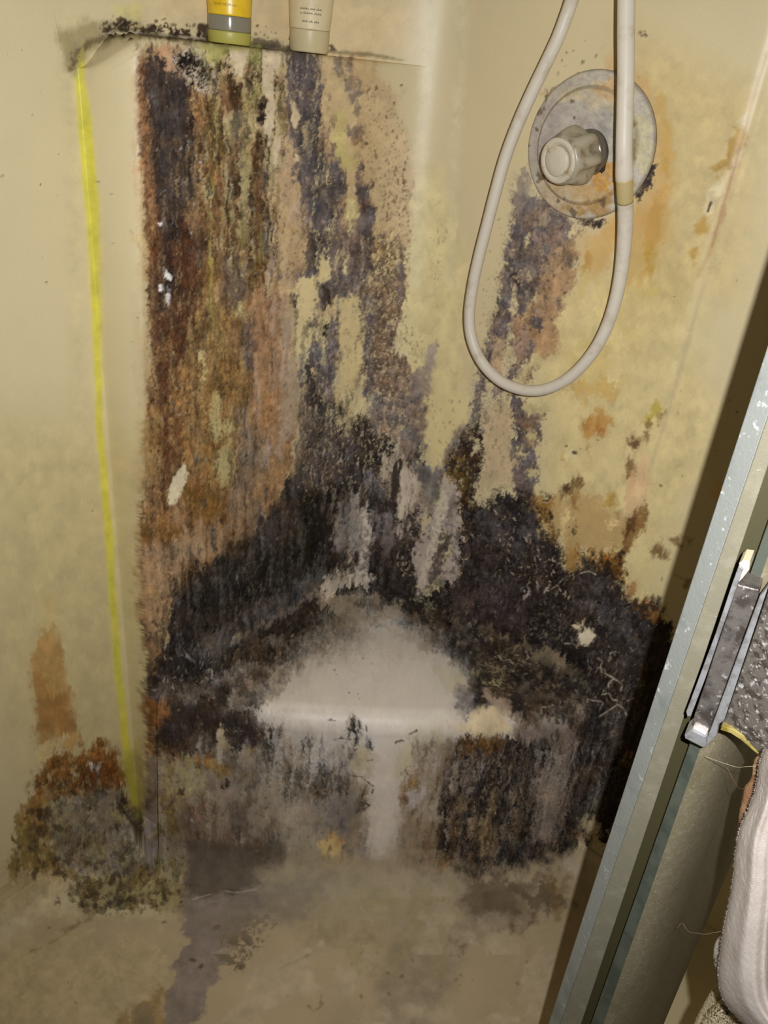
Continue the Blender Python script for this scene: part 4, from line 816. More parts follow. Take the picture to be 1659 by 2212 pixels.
F(t14([(80, 400), (700, 350), (850, 560), (600, 800), (250, 860)]), 80, 9, (124, 114, 104), 1.6, 2.2, .8)
F(t14([(1200, 300), (1500, 0), (1450, 500), (1300, 700)]), 34, 9, (112, 104, 100), 1.4, 2.0, .8)
S(t14([(1520, 150), (1512, 200)]), 3, (168, 130, 104), 1.5, 1)
P(t14([(1600, 340), (1680, 320), (1660, 400), (1570, 430)]), (104, 78, 40), 3, 4, 'fine', at=(1290, 1650))
# rust and pale chips at the floor line, right
P(t14([(1240, 970), (1380, 930), (1310, 1150), (1210, 1510), (1150, 1540), (1180, 1250)]), (156, 136, 112), 5, 6, 'iso', var=.08, crust=.15)
P(t14([(1140, 1040), (1250, 1010), (1240, 1160), (1150, 1180)]), (66, 50, 36), 5, 5)
P(t14([(1280, 1000), (1360, 1010), (1290, 1130)]), (44, 38, 36), 5, 4)

# ---- lower left wall and the hollow beside the block
RU = (168, 120, 62)
P(t15([(300, 180), (370, 180), (445, 440), (482, 620), (505, 850), (545, 950), (490, 1010), (370, 960), (235, 985), (268, 850), (265, 700), (215, 440), (245, 350)]), (164, 118, 62), 5, 4, 'streak', op=.9, var=.12, crust=.1, h=.1)
P(t15([(310, -40), (360, -40), (370, 200), (300, 200)]), (160, 138, 84), 12, 4, op=.5, crust=0, h=0)
P(t15([(250, 600), (480, 600), (500, 860), (400, 900), (260, 860)]), (142, 92, 42), 10, 9, 'iso', op=.75, var=.15, crust=.15)
P(t15([(220, 460), (290, 460), (330, 640), (260, 680)]), (158, 104, 48), 8, 6, op=.7, crust=.1)
P(t15([(230, 1300), (260, 1150), (310, 1050), (500, 1000), (620, 960), (800, 1000), (850, 1200), (870, 1320), (500, 1340), (330, 1400), (150, 1420)]), (108, 68, 28), 8, 8, 'iso', var=.22, vk='fine')
P(t15([(300, 940), (460, 920), (420, 980), (320, 1050), (250, 1080)]), (168, 142, 98), 4, 4, crust=.1)
P(t15([(330, 1150), (370, 1150), (370, 1210), (330, 1210)]), (160, 130, 92), 4, 3, crust=.1)
P(t15([(300, 1270), (360, 1270), (350, 1330), (300, 1330)]), (140, 104, 68), 5, 4)
P(t15([(560, 1130), (800, 1100), (850, 1230), (720, 1300), (560, 1260)]), (82, 46, 16), 9, 7, op=.8)
P(t15([(140, 1420), (300, 1280), (350, 1650), (430, 1900), (250, 1990), (0, 1960), (60, 1760)]), (116, 90, 46), 5, 8, 'iso', var=.2)
P(t15([(160, 1380), (260, 1300), (300, 1500), (150, 1540)]), (132, 84, 36), 8, 6, op=.8)
P(t15([(330, 1400), (500, 1290), (820, 1290), (860, 1500), (965, 1700), (930, 1860), (450, 1880), (340, 1650)]), (104, 96, 88), 6, 7, 'iso', var=.2, vk='fine', crust=.4)
P(t15([(340, 1420), (520, 1330), (800, 1330), (900, 1700), (600, 1860), (420, 1800)]), (92, 74, 46), 6, 8, 'iso', op=.75, brk=.35, bk='iso')
P(t15([(420, 1400), (780, 1400), (860, 1640), (560, 1760)]), (132, 122, 108), 4, 7, 'fine', op=.7, brk=.6, bk='fine', crust=.3)
P(t15([(330, 1340), (470, 1330), (480, 1600), (360, 1620)]), (108, 92, 66), 8, 8, op=.7, var=.2)
P(t15([(560, 1600), (950, 1700), (900, 1900), (600, 1850)]), (104, 90, 60), 10, 9, op=.7, brk=-.3, bk='iso')
P(t15([(0, 1960), (60, 1860), (250, 1850), (430, 1850), (470, 2060), (120, 2230), (-60, 2200)]), (134, 119, 97), 8, 7, 'iso', op=.9, var=.1, crust=.2)
P(t15([(450, 1860), (900, 1830), (1250, 1740), (1270, 2160), (1000, 2070), (800, 2130), (580, 2130), (470, 2040)]), (100, 82, 46), 5, 9, 'iso', var=.2, vk='fine')
P(t15([(480, 1880), (900, 1850), (1250, 1800), (1260, 2120), (700, 2100)]), (136, 116, 82), 6, 9, 'iso', brk=.45, bk='iso', crust=.2)
P(t15([(520, 2060), (760, 2000), (840, 2050), (800, 2120), (580, 2130)]), (62, 52, 40), 5, 6, 'fine', brk=-.4)
D(t15([(150, 1420), (450, 1400), (460, 1850), (100, 1900)]), 30, 3, 9, (58, 46, 34), el=1.2, op=.8)
D(t15([(450, 1300), (950, 1350), (950, 1880), (450, 1880)]), 60, 1.5, 5, (64, 56, 50), op=.75)
D(t15([(500, 1880), (1200, 1800), (1250, 2120), (500, 2100)]), 60, 2, 7, (56, 46, 32), op=.8)
for x, y, r in ((765, 1905, 8), (900, 2030, 9), (490, 1300, 7), (600, 1410, 4), (390, 1540, 9), (360, 1745, 11), (265, 1450, 9), (265, 1560, 8)):
    D(t15([(x - 6, y - 6), (x + 6, y - 6), (x + 6, y + 6), (x - 6, y + 6)]), 1, r, r + .1, (46, 38, 30))
P(t15([(740, 1420), (820, 1400), (840, 1470), (820, 1510), (750, 1460)]), (150, 130, 94), 3, 3, crust=.1)
for pl in ([(605, 1105), (640, 1110), (625, 1150)], [(650, 1105), (685, 1110), (660, 1150), (645, 1140)]):
    P(t15(pl), (206, 194, 176), 1.5, 1.2, crust=.05)
P(t15([(830, 1270), (890, 1400), (985, 1400), (1002, 1640), (960, 1660), (850, 1500), (790, 1400)]), (40, 27, 14), 6, 4, op=.92)
P(t15([(840, 1150), (960, 1200), (990, 1420), (900, 1420)]), (112, 88, 34), 12, 4, op=.6, crust=.1)


# ---- finer texture: runs, smears and veils of scum over the coarse stains
_brn = [(318, 300), (430, 300), (560, 240), (600, 420), (600, 900), (540, 1170), (312, 1350), (306, 1100), (325, 900)]
P(_brn, (62, 38, 22), 12, 6, 'streak', op=.6, brk=.75, bk='drip', var=.1); P(_brn, (160, 122, 80), 12, 6, 'streak', op=.5, brk=1.0, bk='drip', crust=.4); P(_brn, (104, 92, 80), 12, 6, 'streak', op=.45, brk=1.1, bk='drip')
_dk = [(312, 140), (410, 150), (420, 560), (360, 640), (340, 500)]
P(_dk, (40, 32, 30), 6, 5, 'streak', op=.6, brk=.5, bk='drip'); P(_dk, (90, 80, 77), 6, 5, 'streak', op=.4, brk=1.0, bk='drip')
_mid = [(430, 130), (620, 110), (620, 500), (560, 640), (440, 520)]
P(_mid, (46, 34, 22), 6, 5, 'streak', op=.7, brk=.7, bk='drip'); P(_mid, (176, 154, 116), 6, 5, 'streak', op=.65, brk=1.05, bk='drip', crust=.2); P(_mid, (150, 134, 72), 6, 5, 'streak', op=.5, brk=1.3, bk='drip', crust=.3)
_sl = [(612, 110), (694, 112), (700, 330), (760, 420), (810, 600), (800, 900), (640, 900), (640, 560), (640, 330)]
P(_sl, (58, 51, 49), 8, 5, 'streak', op=.6, brk=.7, bk='drip'); P(_sl, (186, 164, 128), 8, 5, 'streak', op=.7, brk=1.35, bk='drip', crust=.2); P(_sl, (122, 112, 110), 8, 5, 'streak', op=.5, brk=.9, bk='drip')
_br2 = [(800, 500), (868, 490), (870, 650), (860, 760), (910, 900), (820, 960), (785, 640)]
P(_br2, (72, 60, 54), 8, 5, 'streak', op=.65, brk=.5, bk='fine'); P(_br2, (176, 152, 116), 8, 5, 'streak', op=.7, brk=1.15, bk='fine', crust=.2)
_pk = [(560, 480), (650, 480), (640, 960), (560, 1040), (540, 760)]
P(_pk, (150, 106, 66), 10, 5, 'streak', op=.5, brk=.7, bk='drip', crust=.4); P(_pk, (172, 152, 132), 10, 5, 'streak', op=.5, brk=.9, bk='drip', crust=.3)
_bl = [(330, 1440), (380, 1260), (500, 1210), (640, 1030), (700, 870), (790, 900), (900, 1010), (900, 1280), (720, 1250), (560, 1360), (420, 1470)]
P(_bl, (92, 88, 84), 10, 7, 'streak', op=.5, brk=.95, bk='drip'); P(_bl, (24, 20, 19), 10, 7, 'streak', op=.65, brk=.55, bk='drip'); P(_bl, (112, 104, 98), 10, 7, 'streak', op=.5, brk=1.5, bk='fstreak')
P([(640, 880), (760, 860), (900, 940), (880, 1060), (660, 1080)], (176, 156, 126), 8, 6, 'streak', op=.75, brk=1.35, bk='fstreak', crust=.2)
_cr = [(1000, 1090), (1150, 1070), (1230, 1240), (1340, 1270), (1400, 1350), (1400, 1500), (1280, 1560), (1000, 1400), (905, 1300)]
P(_cr, (90, 82, 80), 10, 7, 'fine', op=.5, brk=.95, bk='fine'); P(_cr, (24, 20, 20), 10, 7, 'fine', op=.6, brk=.6, bk='iso'); P(_cr, (150, 136, 118), 10, 7, 'fine', op=.6, brk=2.0, bk='fine', crust=.4)
P([(1100, 470), (1240, 460), (1170, 700), (1110, 860), (1000, 980), (1040, 780)], (66, 57, 54), 7, 5, 'fine', op=.6, brk=.8, bk='fine'); P([(1100, 470), (1240, 460), (1170, 700), (1110, 860), (1000, 980), (1040, 780)], (150, 136, 122), 7, 5, 'fine', op=.55, brk=1.0, bk='fine', crust=.3)
# seat top: smoky edge of the scum, flecked dark margin
_st = [(330, 1500), (560, 1370), (790, 1262), (1000, 1340), (1290, 1480), (1240, 1600), (1000, 1430), (900, 1350), (780, 1340), (620, 1420), (540, 1530)]
P(_st, (132, 119, 100), 8, 6, 'iso', op=.65, brk=1.25, bk='fine', crust=.5); P(_st, (34, 28, 25), 8, 6, 'iso', op=.6, brk=.6, bk='iso'); P(_st, (104, 92, 80), 8, 6, 'iso', op=.5, brk=.8, bk='iso')
P([(560, 1535), (620, 1455), (700, 1400), (780, 1360), (800, 1300), (850, 1330), (930, 1385), (1000, 1460), (990, 1520), (900, 1560), (650, 1560)], (196, 185, 166), 42, 10, 'iso', op=.55, var=.02, crust=.1, h=.2)
P([(640, 1520), (720, 1440), (900, 1430), (980, 1500), (960, 1580), (850, 1620), (660, 1580)], (214, 203, 184), 34, 6, 'iso', op=.6, var=.02, crust=.05, h=.2)
P([(690, 1350), (760, 1330), (800, 1380), (740, 1420), (640, 1440)], (140, 128, 114), 24, 8, 'iso', op=.6, crust=.2)
P([(800, 1560), (880, 1560), (860, 1700), (850, 1860), (810, 1860), (810, 1700)], (188, 177, 162), 20, 5, 'streak', op=.7, var=.03, crust=.1)
# seat front: veils and runs
_fl = [(330, 1600), (700, 1600), (790, 1640), (720, 1880), (420, 1960), (320, 1900)]
P(_fl, (74, 64, 58), 14, 7, 'streak', op=.5, brk=.9, bk='iso'); P(_fl, (148, 138, 126), 14, 7, 'streak', op=.5, brk=.9, bk='streak', crust=.3); P(_fl, (104, 80, 46), 14, 7, 'iso', op=.45, brk=1.3, bk='iso')
P([(600, 1660), (700, 1740), (720, 1880), (640, 1900), (570, 1780)], (146, 136, 124), 34, 8, 'streak', op=.55, crust=.2)
P([(540, 1590), (640, 1600), (760, 1600), (760, 1700), (620, 1720)], (58, 52, 48), 8, 6, 'streak', op=.75, brk=.95, bk='drip')
P([(560, 1540), (760, 1560), (760, 1660), (640, 1660), (560, 1600)], (176, 166, 152), 12, 6, 'streak', op=.55, brk=.2, bk='drip', crust=.15)
_fr = [(990, 1610), (1240, 1590), (1400, 1420), (1380, 1600), (1290, 1760), (1180, 1900), (1000, 1900), (940, 1800), (950, 1680)]
P(_fr, (24, 20, 18), 8, 7, 'streak', op=.75, brk=.05, bk='drip'); P(_fr, (100, 91, 85), 8, 7, 'streak', op=.4, brk=1.0, bk='drip', crust=.6); P(_fr, (104, 80, 54), 8, 7, 'streak', op=.38, brk=1.3, bk='streak'); P(_fr, (150, 138, 124), 8, 7, 'streak', op=.45, brk=1.9, bk='drip', crust=.4)
P([(1160, 1620), (1230, 1600), (1220, 1700), (1190, 1820), (1150, 1820)], (134, 122, 116), 12, 6, 'fstreak', op=.6, brk=.1, bk='drip', crust=.4)
P([(880, 1600), (1000, 1600), (980, 1800), (900, 1880), (870, 1760)], (92, 66, 36), 10, 6, 'streak', op=.6, brk=.7, bk='streak'); P([(900, 1620), (1000, 1640), (960, 1780), (900, 1760)], (150, 141, 134), 9, 5, 'streak', op=.6, brk=.3, bk='streak', crust=.2)
P(t12([(1330, 930), (1400, 890), (1432, 855), (1505, 950), (1495, 1150), (1400, 1175), (1360, 1060)]), (186, 154, 104), 4, 4, 'streak', op=.85, crust=.1); P(t12([(1375, 900), (1435, 855), (1500, 930), (1470, 960), (1420, 920)]), (178, 124, 62), 5, 4, 'streak', op=.85, crust=.1)
for pl in ([(1410, 940), (1400, 1150)], [(1500, 960), (1470, 1160)]): S(t12(pl), 3, (96, 74, 44), 1.5, 1.2, 'streak', op=.8)
P(t13([(205, 90), (268, 36), (325, 95), (310, 210), (300, 300), (250, 380), (262, 200), (210, 190)]), (60, 52, 45), 2, 3, 'streak', brk=-.9, bk='fstreak'); P(t13([(388, 225), (442, 225), (432, 335), (405, 330)]), (66, 58, 50), 2, 3)
# lower left heap
_hp = [(60, 1700), (180, 1620), (270, 1700), (300, 1840), (260, 1960), (120, 1960), (20, 1900)]
P(_hp, (54, 42, 30), 8, 6, 'iso', op=.65, brk=.9, bk='iso'); P(_hp, (150, 134, 104), 8, 6, 'iso', op=.5, brk=1.1, bk='fine', crust=.3)
S([(303, 1120), (299, 1200), (302, 1300), (312, 1400), (314, 1500), (316, 1600), (314, 1720)], [3, 5, 4, 5, 4, 5, 4], (190, 176, 130), 1.6, 2.5, op=.7, brk=-.3, crust=.05)
S([(308, 1120), (305, 1200), (308, 1300), (318, 1400), (320, 1500), (322, 1600), (320, 1740)], [4, 6, 5, 6, 6, 6, 6], (88, 62, 36), 2, 2.5, op=.7, brk=-.4)

# ---- the film is crumbly: break up every edge a little and vary its tone
def shifted(Z, dx, dy):
    iy = np.clip(np.arange(CH)[:, None] + np.rint(dy).astype(np.int32), 0, CH - 1); ix = np.clip(np.arange(CW)[None, :] + np.rint(dx).astype(np.int32), 0, CW - 1)
    return Z[iy, ix]
_f2 = np.roll(NZ['fine'], (311, 173), (0, 1)); _f3 = np.roll(NZ['fine'], (700, 411), (0, 1)); _i2 = np.roll(NZ['iso'], (401, 233), (0, 1)); _i3 = np.roll(NZ['iso'], (120, 640), (0, 1))
_dx = (1.5 * _f2 + 1.7 * _i2) / ST; _dy = (2.6 * _f3 + 3.0 * ALT['fstreak'][1]) / ST
_floor = sstep(1900, 2000, GYc)
_dx = _dx * (1 - .6 * _floor); _dy = _dy * (1 - .7 * _floor)
_A = (shifted(RGB, _dx, _dy), shifted(CR, _dx, _dy), shifted(HT, _dx, _dy))
_dx2 = (5.5 * _f3 + 4 * _i3) / ST; _dy2 = (9 * ALT['fstreak'][2] + 6 * _f2) / ST
_B = (shifted(RGB, _dx2, _dy2), shifted(CR, _dx2, _dy2), shifted(HT, _dx2, _dy2))
_m = .30 * (1 - .7 * _floor) * np.clip(.5 + .8 * _i3, 0, 1)
RGB = (_A[0] * (1 - _m[..., None]) + _B[0] * _m[..., None]).astype(np.float32); CR = (_A[1] * (1 - _m) + _B[1] * _m).astype(np.float32); HT = (_A[2] * (1 - _m) + _B[2] * _m).astype(np.float32)
_c = np.clip(CR * 1.3, 0, 1)
RGB *= np.exp(_c * (.13 * _f3 + .11 * _i2 + .10 * ALT['fstreak'][0]))[..., None]
_hue = _c * (.045 * _i3 + .03 * NZ['big'])
RGB[..., 0] *= np.exp(_hue); RGB[..., 2] *= np.exp(-1.2 * _hue)
PH[0] = 1
_pan = [(312, 112), (700, 118), (770, 400), (860, 620), (900, 900), (900, 1020), (640, 1100), (480, 1200), (310, 1340), (305, 1100), (330, 800)]
D(_pan, 900, .6, 2.3, (54, 40, 32), el=1.6, op=.75); D(_pan, 420, .6, 2.0, (176, 154, 122), el=2.0, op=.7, crust=.2)
D([(620, 300), (700, 330), (860, 620), (900, 900), (900, 1040), (640, 1040)], 240, .7, 2.6, (62, 54, 52), el=1.7, op=.8); D([(640, 700), (880, 640), (900, 1040), (650, 1060)], 220, .7, 2.4, (184, 162, 128), el=1.6, op=.8, crust=.2)
D([(1030, 440), (1240, 450), (1180, 700), (1120, 860), (1010, 900), (1050, 700)], 200, .6, 2.2, (66, 56, 52), el=1.2, op=.75)
_blk = [(1000, 1090), (1150, 1080), (1230, 1240), (1340, 1280), (1400, 1360), (1390, 1600), (1280, 1760), (1240, 1560), (1000, 1380), (905, 1300)]
D(_blk, 520, .6, 2.2, (96, 88, 84), el=1.2, op=.6); D(_blk, 300, .8, 4.0, (22, 18, 17), el=1.2, op=.8)
D([(320, 1300), (640, 1060), (900, 1100), (880, 1300), (560, 1420), (320, 1560)], 380, .6, 2.2, (92, 87, 82), el=2.2, op=.5)
D([(330, 1480), (560, 1400), (800, 1280), (1200, 1440), (1240, 1560), (1000, 1420), (620, 1440), (400, 1600)], 260, .7, 2.6, (116, 106, 94), el=.8, op=.6)
D([(330, 1620), (700, 1640), (720, 1880), (400, 1960), (320, 1900)], 200, .8, 3.2, (60, 52, 44), el=1.3, op=.6); D([(330, 1620), (700, 1640), (720, 1880), (400, 1960), (320, 1900)], 160, .8, 2.6, (140, 128, 112), el=1.3, op=.5)
D([(960, 1620), (1240, 1600), (1220, 1860), (1000, 1900)], 240, .8, 3.0, (104, 95, 84), el=2.4, op=.55)
for k_, a_, kw_ in LATE: (D_, F_, S)[k_](*a_, **kw_)

# crisp chips, laid over the crumbled film
for pl in ([(320, 420), (372, 480), (365, 525), (308, 495)], [(330, 560), (356, 650), (345, 740), (318, 720), (325, 650)], [(250, 560), (292, 550), (292, 612), (262, 605)], [(260, 10), (285, 0), (275, 45)]):
    P(t3(pl), (216, 208, 198), 1.2, 1.4, 'fine', crust=.05)
P(t3([(300, 520), (360, 520), (345, 640), (300, 640)]), (34, 26, 24), 2, 2, 'fine', op=.8)
P(t11([(945, 625), (1045, 605), (1078, 655), (1010, 722), (942, 700)]), (236, 221, 186), 1.6, 2.0, 'fine', crust=.03, h=0); P(t11([(890, 565), (960, 560), (990, 515), (975, 570), (945, 605)]), (220, 202, 166), 1.6, 2.2, 'fine', crust=.05)
for pl in ([(900, 105), (1065, 105), (1040, 250), (1000, 345), (930, 330), (888, 230)], [(1190, 110), (1380, 100), (1345, 270), (1270, 340), (1285, 560), (1262, 760), (1252, 970), (1208, 860), (1208, 700), (1240, 560), (1196, 470)], [(1345, 900), (1335, 1190), (1285, 1120), (1300, 950)]):
    P(t1(pl), (200, 182, 150), 2, 3.5, 'streak', op=.9, brk=-.9, bk='fine', crust=.05)
for pl in ([(210, 570), (240, 600), (270, 730), (235, 870), (200, 720)], [(410, 1275), (440, 1310), (430, 1335)]):
    P(t2(pl), (196, 174, 140), 1.4, 2, 'fine', crust=.05)
for pl in ([(265, 510), (400, 500), (415, 600), (430, 640), (420, 860), (330, 900), (280, 880), (225, 640)], [(650, 690), (800, 650), (815, 800), (812, 1000), (700, 1100), (640, 1080), (640, 830)], [(700, 1180), (830, 1150), (830, 1300), (740, 1440), (650, 1400), (660, 1250)], [(455, 300), (550, 330), (545, 480), (450, 560), (440, 520), (455, 400)]):
    P(t4(pl), BARE, 2, 4, 'fine', op=.85, brk=-1.0, bk='fine', var=.03, crust=0, h=0)
for pl in ([(480, 510), (505, 560), (492, 690), (440, 780), (380, 880), (342, 860), (350, 750), (400, 610)],):
    P(t5(pl), (214, 199, 162), 1.8, 2.2, 'fine', crust=.02)
P(t6([(900, 590), (955, 520), (992, 540), (962, 680), (932, 860), (902, 980), (868, 1080), (880, 960), (890, 800)]), (64, 55, 50), 2, 2, 'streak')
P(t6([(960, 560), (1095, 640), (1125, 730), (1110, 880), (1060, 1010), (950, 1030), (940, 900)]), (206, 190, 164), 2.5, 4, 'streak', op=.8, brk=-.8, bk='fstreak', var=.05, crust=.1)
S(t6([(660, 1000), (690, 1180), (640, 1300), (630, 1500)]), [14, 20, 8, 5], (208, 195, 174), 3, 3, 'fine', op=.75, brk=-.6, crust=.1)
S(t6([(1350, 820), (1310, 1000), (1270, 1200), (1180, 1480), (1110, 1659)]), [14, 16, 16, 20, 8], (204, 190, 164), 3, 3, 'fine', op=.75, brk=-.6, crust=.1)

# ---- yellow run from the ledge, down the hollow
P([(120, 30), (170, 30), (210, 60), (175, 400), (190, 900), (215, 1100), (160, 1000), (140, 300)], (186, 172, 128), 22, 0, op=.4, crust=0, h=0)
YP = [(186, 92), (174, 120), (173, 170), (181, 250), (189, 340), (197, 430), (203, 520), (206, 610), (209, 700), (211, 790), (214, 880), (219, 970), (226, 1050), (232, 1120), (238, 1200), (244, 1290), (250, 1380), (256, 1460), (264, 1540), (272, 1610), (281, 1670), (292, 1735)]
S(YP, [8, 14, 24, 32, 36, 38, 34, 30, 26, 24, 22, 21, 20, 20, 20, 20, 20, 20, 19, 18, 16, 14], (182, 172, 100), 9, 1.5, 'streak', op=.55, crust=0, h=.1)
S(YP, [5, 12, 21, 28, 30, 30, 26, 22, 18, 15, 14, 14, 14, 16, 14, 14, 14, 14, 14, 13, 12, 10], (180, 171, 62), 4, 1.2, 'streak', op=.93, crust=0, h=.3)
P([(260, 1640), (300, 1600), (312, 1720), (296, 1760), (276, 1700)], (136, 116, 40), 14, 2, op=.7, crust=.05)
D([(-40, 60), (140, 60), (130, 700), (-40, 700)], 12, 1, 2.6, (72, 58, 46))
D([(180, 300), (300, 300), (300, 1400), (180, 1400)], 14, .8, 2.2, (96, 76, 50))

# ---- ledge
P([(125, 70), (190, 44), (300, 44), (320, 70), (230, 90), (190, 110), (165, 165), (140, 150)], (140, 120, 84), 14, 5, op=.75, crust=.1, h=0)
S([(150, 150), (165, 112), (190, 95), (230, 80)], [10, 12, 10, 8], (96, 78, 48), 5, 3, 'fine', op=.8)
S([(200, 88), (300, 74), (380, 80), (450, 88), (560, 98), (640, 106), (720, 112), (800, 118), (870, 130)], [8, 8, 10, 10, 10, 10, 9, 8, 4], (112, 97, 66), 4, 1.5, op=.8, crust=.3)
P([(215, 62), (240, 44), (262, 40), (300, 58), (345, 50), (385, 62), (440, 78), (452, 92), (330, 80), (240, 78)], (60, 46, 33), 3, 6, 'fine', brk=-.7, var=.25, h=2)
P([(300, 70), (450, 84), (620, 104), (700, 112), (700, 118), (450, 98), (300, 82)], (86, 76, 62), 4, 3, op=.8)
D([(215, 36), (440, 56), (450, 80), (220, 70)], 46, 1.2, 5.5, (52, 40, 30), el=1)
P([(430, 52), (450, 50), (452, 84), (434, 82)], (74, 60, 42), 3, 3)
P([(542, 78), (600, 88), (620, 104), (545, 100)], (84, 74, 62), 4, 4, op=.85)
D([(545, 50), (600, 60), (600, 92), (550, 88)], 16, 1.2, 5, (110, 84, 66), el=1)
P([(625, 86), (700, 90), (720, 108), (640, 104)], (92, 74, 56), 4, 5, 'fine', brk=-.3)
D([(640, 82), (720, 86), (720, 104), (640, 100)], 14, 2, 5, (76, 60, 48), el=.8)
P([(380, 92), (560, 100), (560, 110), (480, 112)], (158, 146, 74), 5, 3, op=.6, crust=.1)
P([(240, 14), (310, 10), (300, 40), (250, 40)], (192, 180, 110), 10, 3, op=.6, crust=0, h=0)
S([(220, 72), (300, 70), (360, 76), (440, 84)], 2, (168, 156, 128), 1, .8, op=.7)

# ---- joint down the right wall
S(tv([(1659, 250), (1610, 380), (1570, 520), (1535, 680), (1480, 870), (1430, 1040), (1390, 1180), (1330, 1300)]), [4, 7, 8, 10, 12, 12, 10, 4], (176, 136, 74), 7, 2, op=.6, crust=0, h=0)
S(tv([(1540, 650), (1500, 800), (1440, 1010), (1395, 1170)]), [5, 7, 9, 6], (140, 100, 46), 4, 2, op=.6, crust=0)
for pl in ([(1395, 790), (1460, 740), (1500, 600), (1555, 580), (1560, 640), (1480, 780), (1420, 830)], [(1300, 1080), (1370, 1010), (1370, 1100), (1310, 1120)], [(1280, 1190), (1320, 1180), (1310, 1260)]):
    P(tv(pl), (180, 136, 62), 6, 4, op=.8, crust=.05, h=0)
P(tv([(1370, 900), (1450, 840), (1450, 880), (1390, 1010), (1365, 1000)]), (212, 196, 154), 4, 3, crust=0, h=0)
S(tv([(1390, 955), (1375, 1000)]), [5, 3], (110, 78, 56), 1.5, 1)
P(tv([(1510, 570), (1560, 540), (1550, 590)]), (206, 190, 148), 4, 2, crust=0, h=0)
S([(1520, 610), (1480, 760), (1440, 900), (1400, 1020)], [7, 9, 9, 5], (168, 154, 120), 5, 1, op=.6, crust=0, h=0)
D([(1440, 600), (1659, 500), (1600, 1300), (1450, 1300)], 12, 1, 2.6, (84, 62, 40))
P([(1530, 1040), (1580, 1050), (1570, 1090), (1530, 1080)], (188, 148, 74), 9, 4, op=.5, at=(1450, 1060), crust=0, h=0)
for pl in ([(1440, 1165), (1470, 1150), (1470, 1180)], [(1480, 1160), (1500, 1165), (1490, 1185)], [(1460, 1240), (1500, 1250), (1480, 1275)]):
    P(pl, (120, 80, 34), 6, 4, op=.8, at=(1450, 1160))

# ---- floor
P([(-60, 2000), (150, 1975), (400, 1980), (650, 1950), (900, 1930), (1230, 1850), (1400, 2000), (1300, 2300), (-60, 2300)], (134, 120, 101), 22, 8, 'iso', op=.97, var=.04, vk='big', crust=.12, h=0)
P([(-60, 2080), (300, 2020), (380, 2100), (250, 2300), (-60, 2300)], (131, 116, 94), 50, 6, op=.7, crust=.1, h=0)
P(t16([(560, 60), (830, 0), (1200, 40), (1250, 200), (900, 260), (760, 130), (560, 150)]), (132, 118, 97), 24, 10, 'iso', op=.75, var=.08, crust=.15, h=0)
P(t16([(535, 100), (760, 85), (800, 110), (700, 210), (640, 300), (565, 490), (460, 490), (500, 330), (530, 240)]), (104, 94, 90), 7, 6, 'iso', var=.08, crust=.25, h=0)
P(t16([(540, -40), (820, -40), (800, 70), (700, 100), (535, 125)]), (82, 73, 66), 10, 5, op=.85, var=.1, crust=.3, h=0)
P(t16([(650, 170), (790, 150), (735, 270), (690, 325), (620, 310)]), (96, 86, 72), 5, 8, 'fine', brk=-.2, crust=.3)
P(t16([(340, 470), (400, 420), (470, 370), (470, 500), (340, 500)]), (116, 86, 48), 9, 6, op=.8, crust=.1)
P(t16([(390, 430), (450, 420), (430, 500), (380, 500)]), (92, 84, 70), 9, 4, op=.7)
P(t16([(1120, 200), (1320, 260), (1230, 500), (1080, 500)]), (114, 104, 93), 26, 10, 'big', op=.75, crust=.15, h=0)
P(t16([(1320, 60), (1570, 60), (1640, 140), (1540, 180), (1410, 220), (1320, 260)]), (76, 64, 50), 14, 9, 'iso', op=.85, var=.12, crust=.4)
P(t16([(1290, 200), (1350, 200), (1330, 290), (1290, 280)]), (84, 72, 52), 9, 6, op=.7)
P(t16([(1560, 60), (1600, 20), (1640, 60), (1600, 180)]), (112, 84, 48), 9, 5, op=.6)
P(t16([(870, 90), (1000, 60), (1010, 230), (900, 240)]), (112, 100, 74), 14, 8, 'streak', op=.4, crust=.15)
S(t16([(552, 123), (590, 112), (640, 99), (680, 104), (740, 94)]), 2, (150, 141, 128), 1, .8, op=.85)
S(t16([(545, 135), (620, 128), (690, 112), (800, 96)]), 1.6, (126, 118, 108), 1, .8, op=.6)
for pl in ([(780, 330), (840, 305), (890, 280), (905, 262)], [(885, 430), (900, 445), (920, 430), (920, 400)], [(180, 210), (260, 180)], [(100, 270), (170, 235), (230, 190)]):
    S(t16(pl), 4, (92, 78, 54), 2.5, 2, op=.55, crust=.2, h=0)
D(t16([(0, 160), (500, 160), (440, 440), (0, 470)]), 18, 1.5, 5, (84, 70, 50), op=.6)
D(t16([(1000, 250), (1560, 250), (1520, 470), (1000, 470)]), 34, 1.2, 4.5, (82, 68, 48), op=.65)
for x, y, r in ((622, 206, 9), (90, 268, 7), (556, 296, 7), (578, 318, 6), (690, 316, 9), (470, 188, 5), (380, 125, 9), (822, 402, 4)):
    D(t16([(x - 3, y - 3), (x + 3, y - 3), (x + 3, y + 3), (x - 3, y + 3)]), 1, r, r + .1, (66, 56, 46), el=.7)

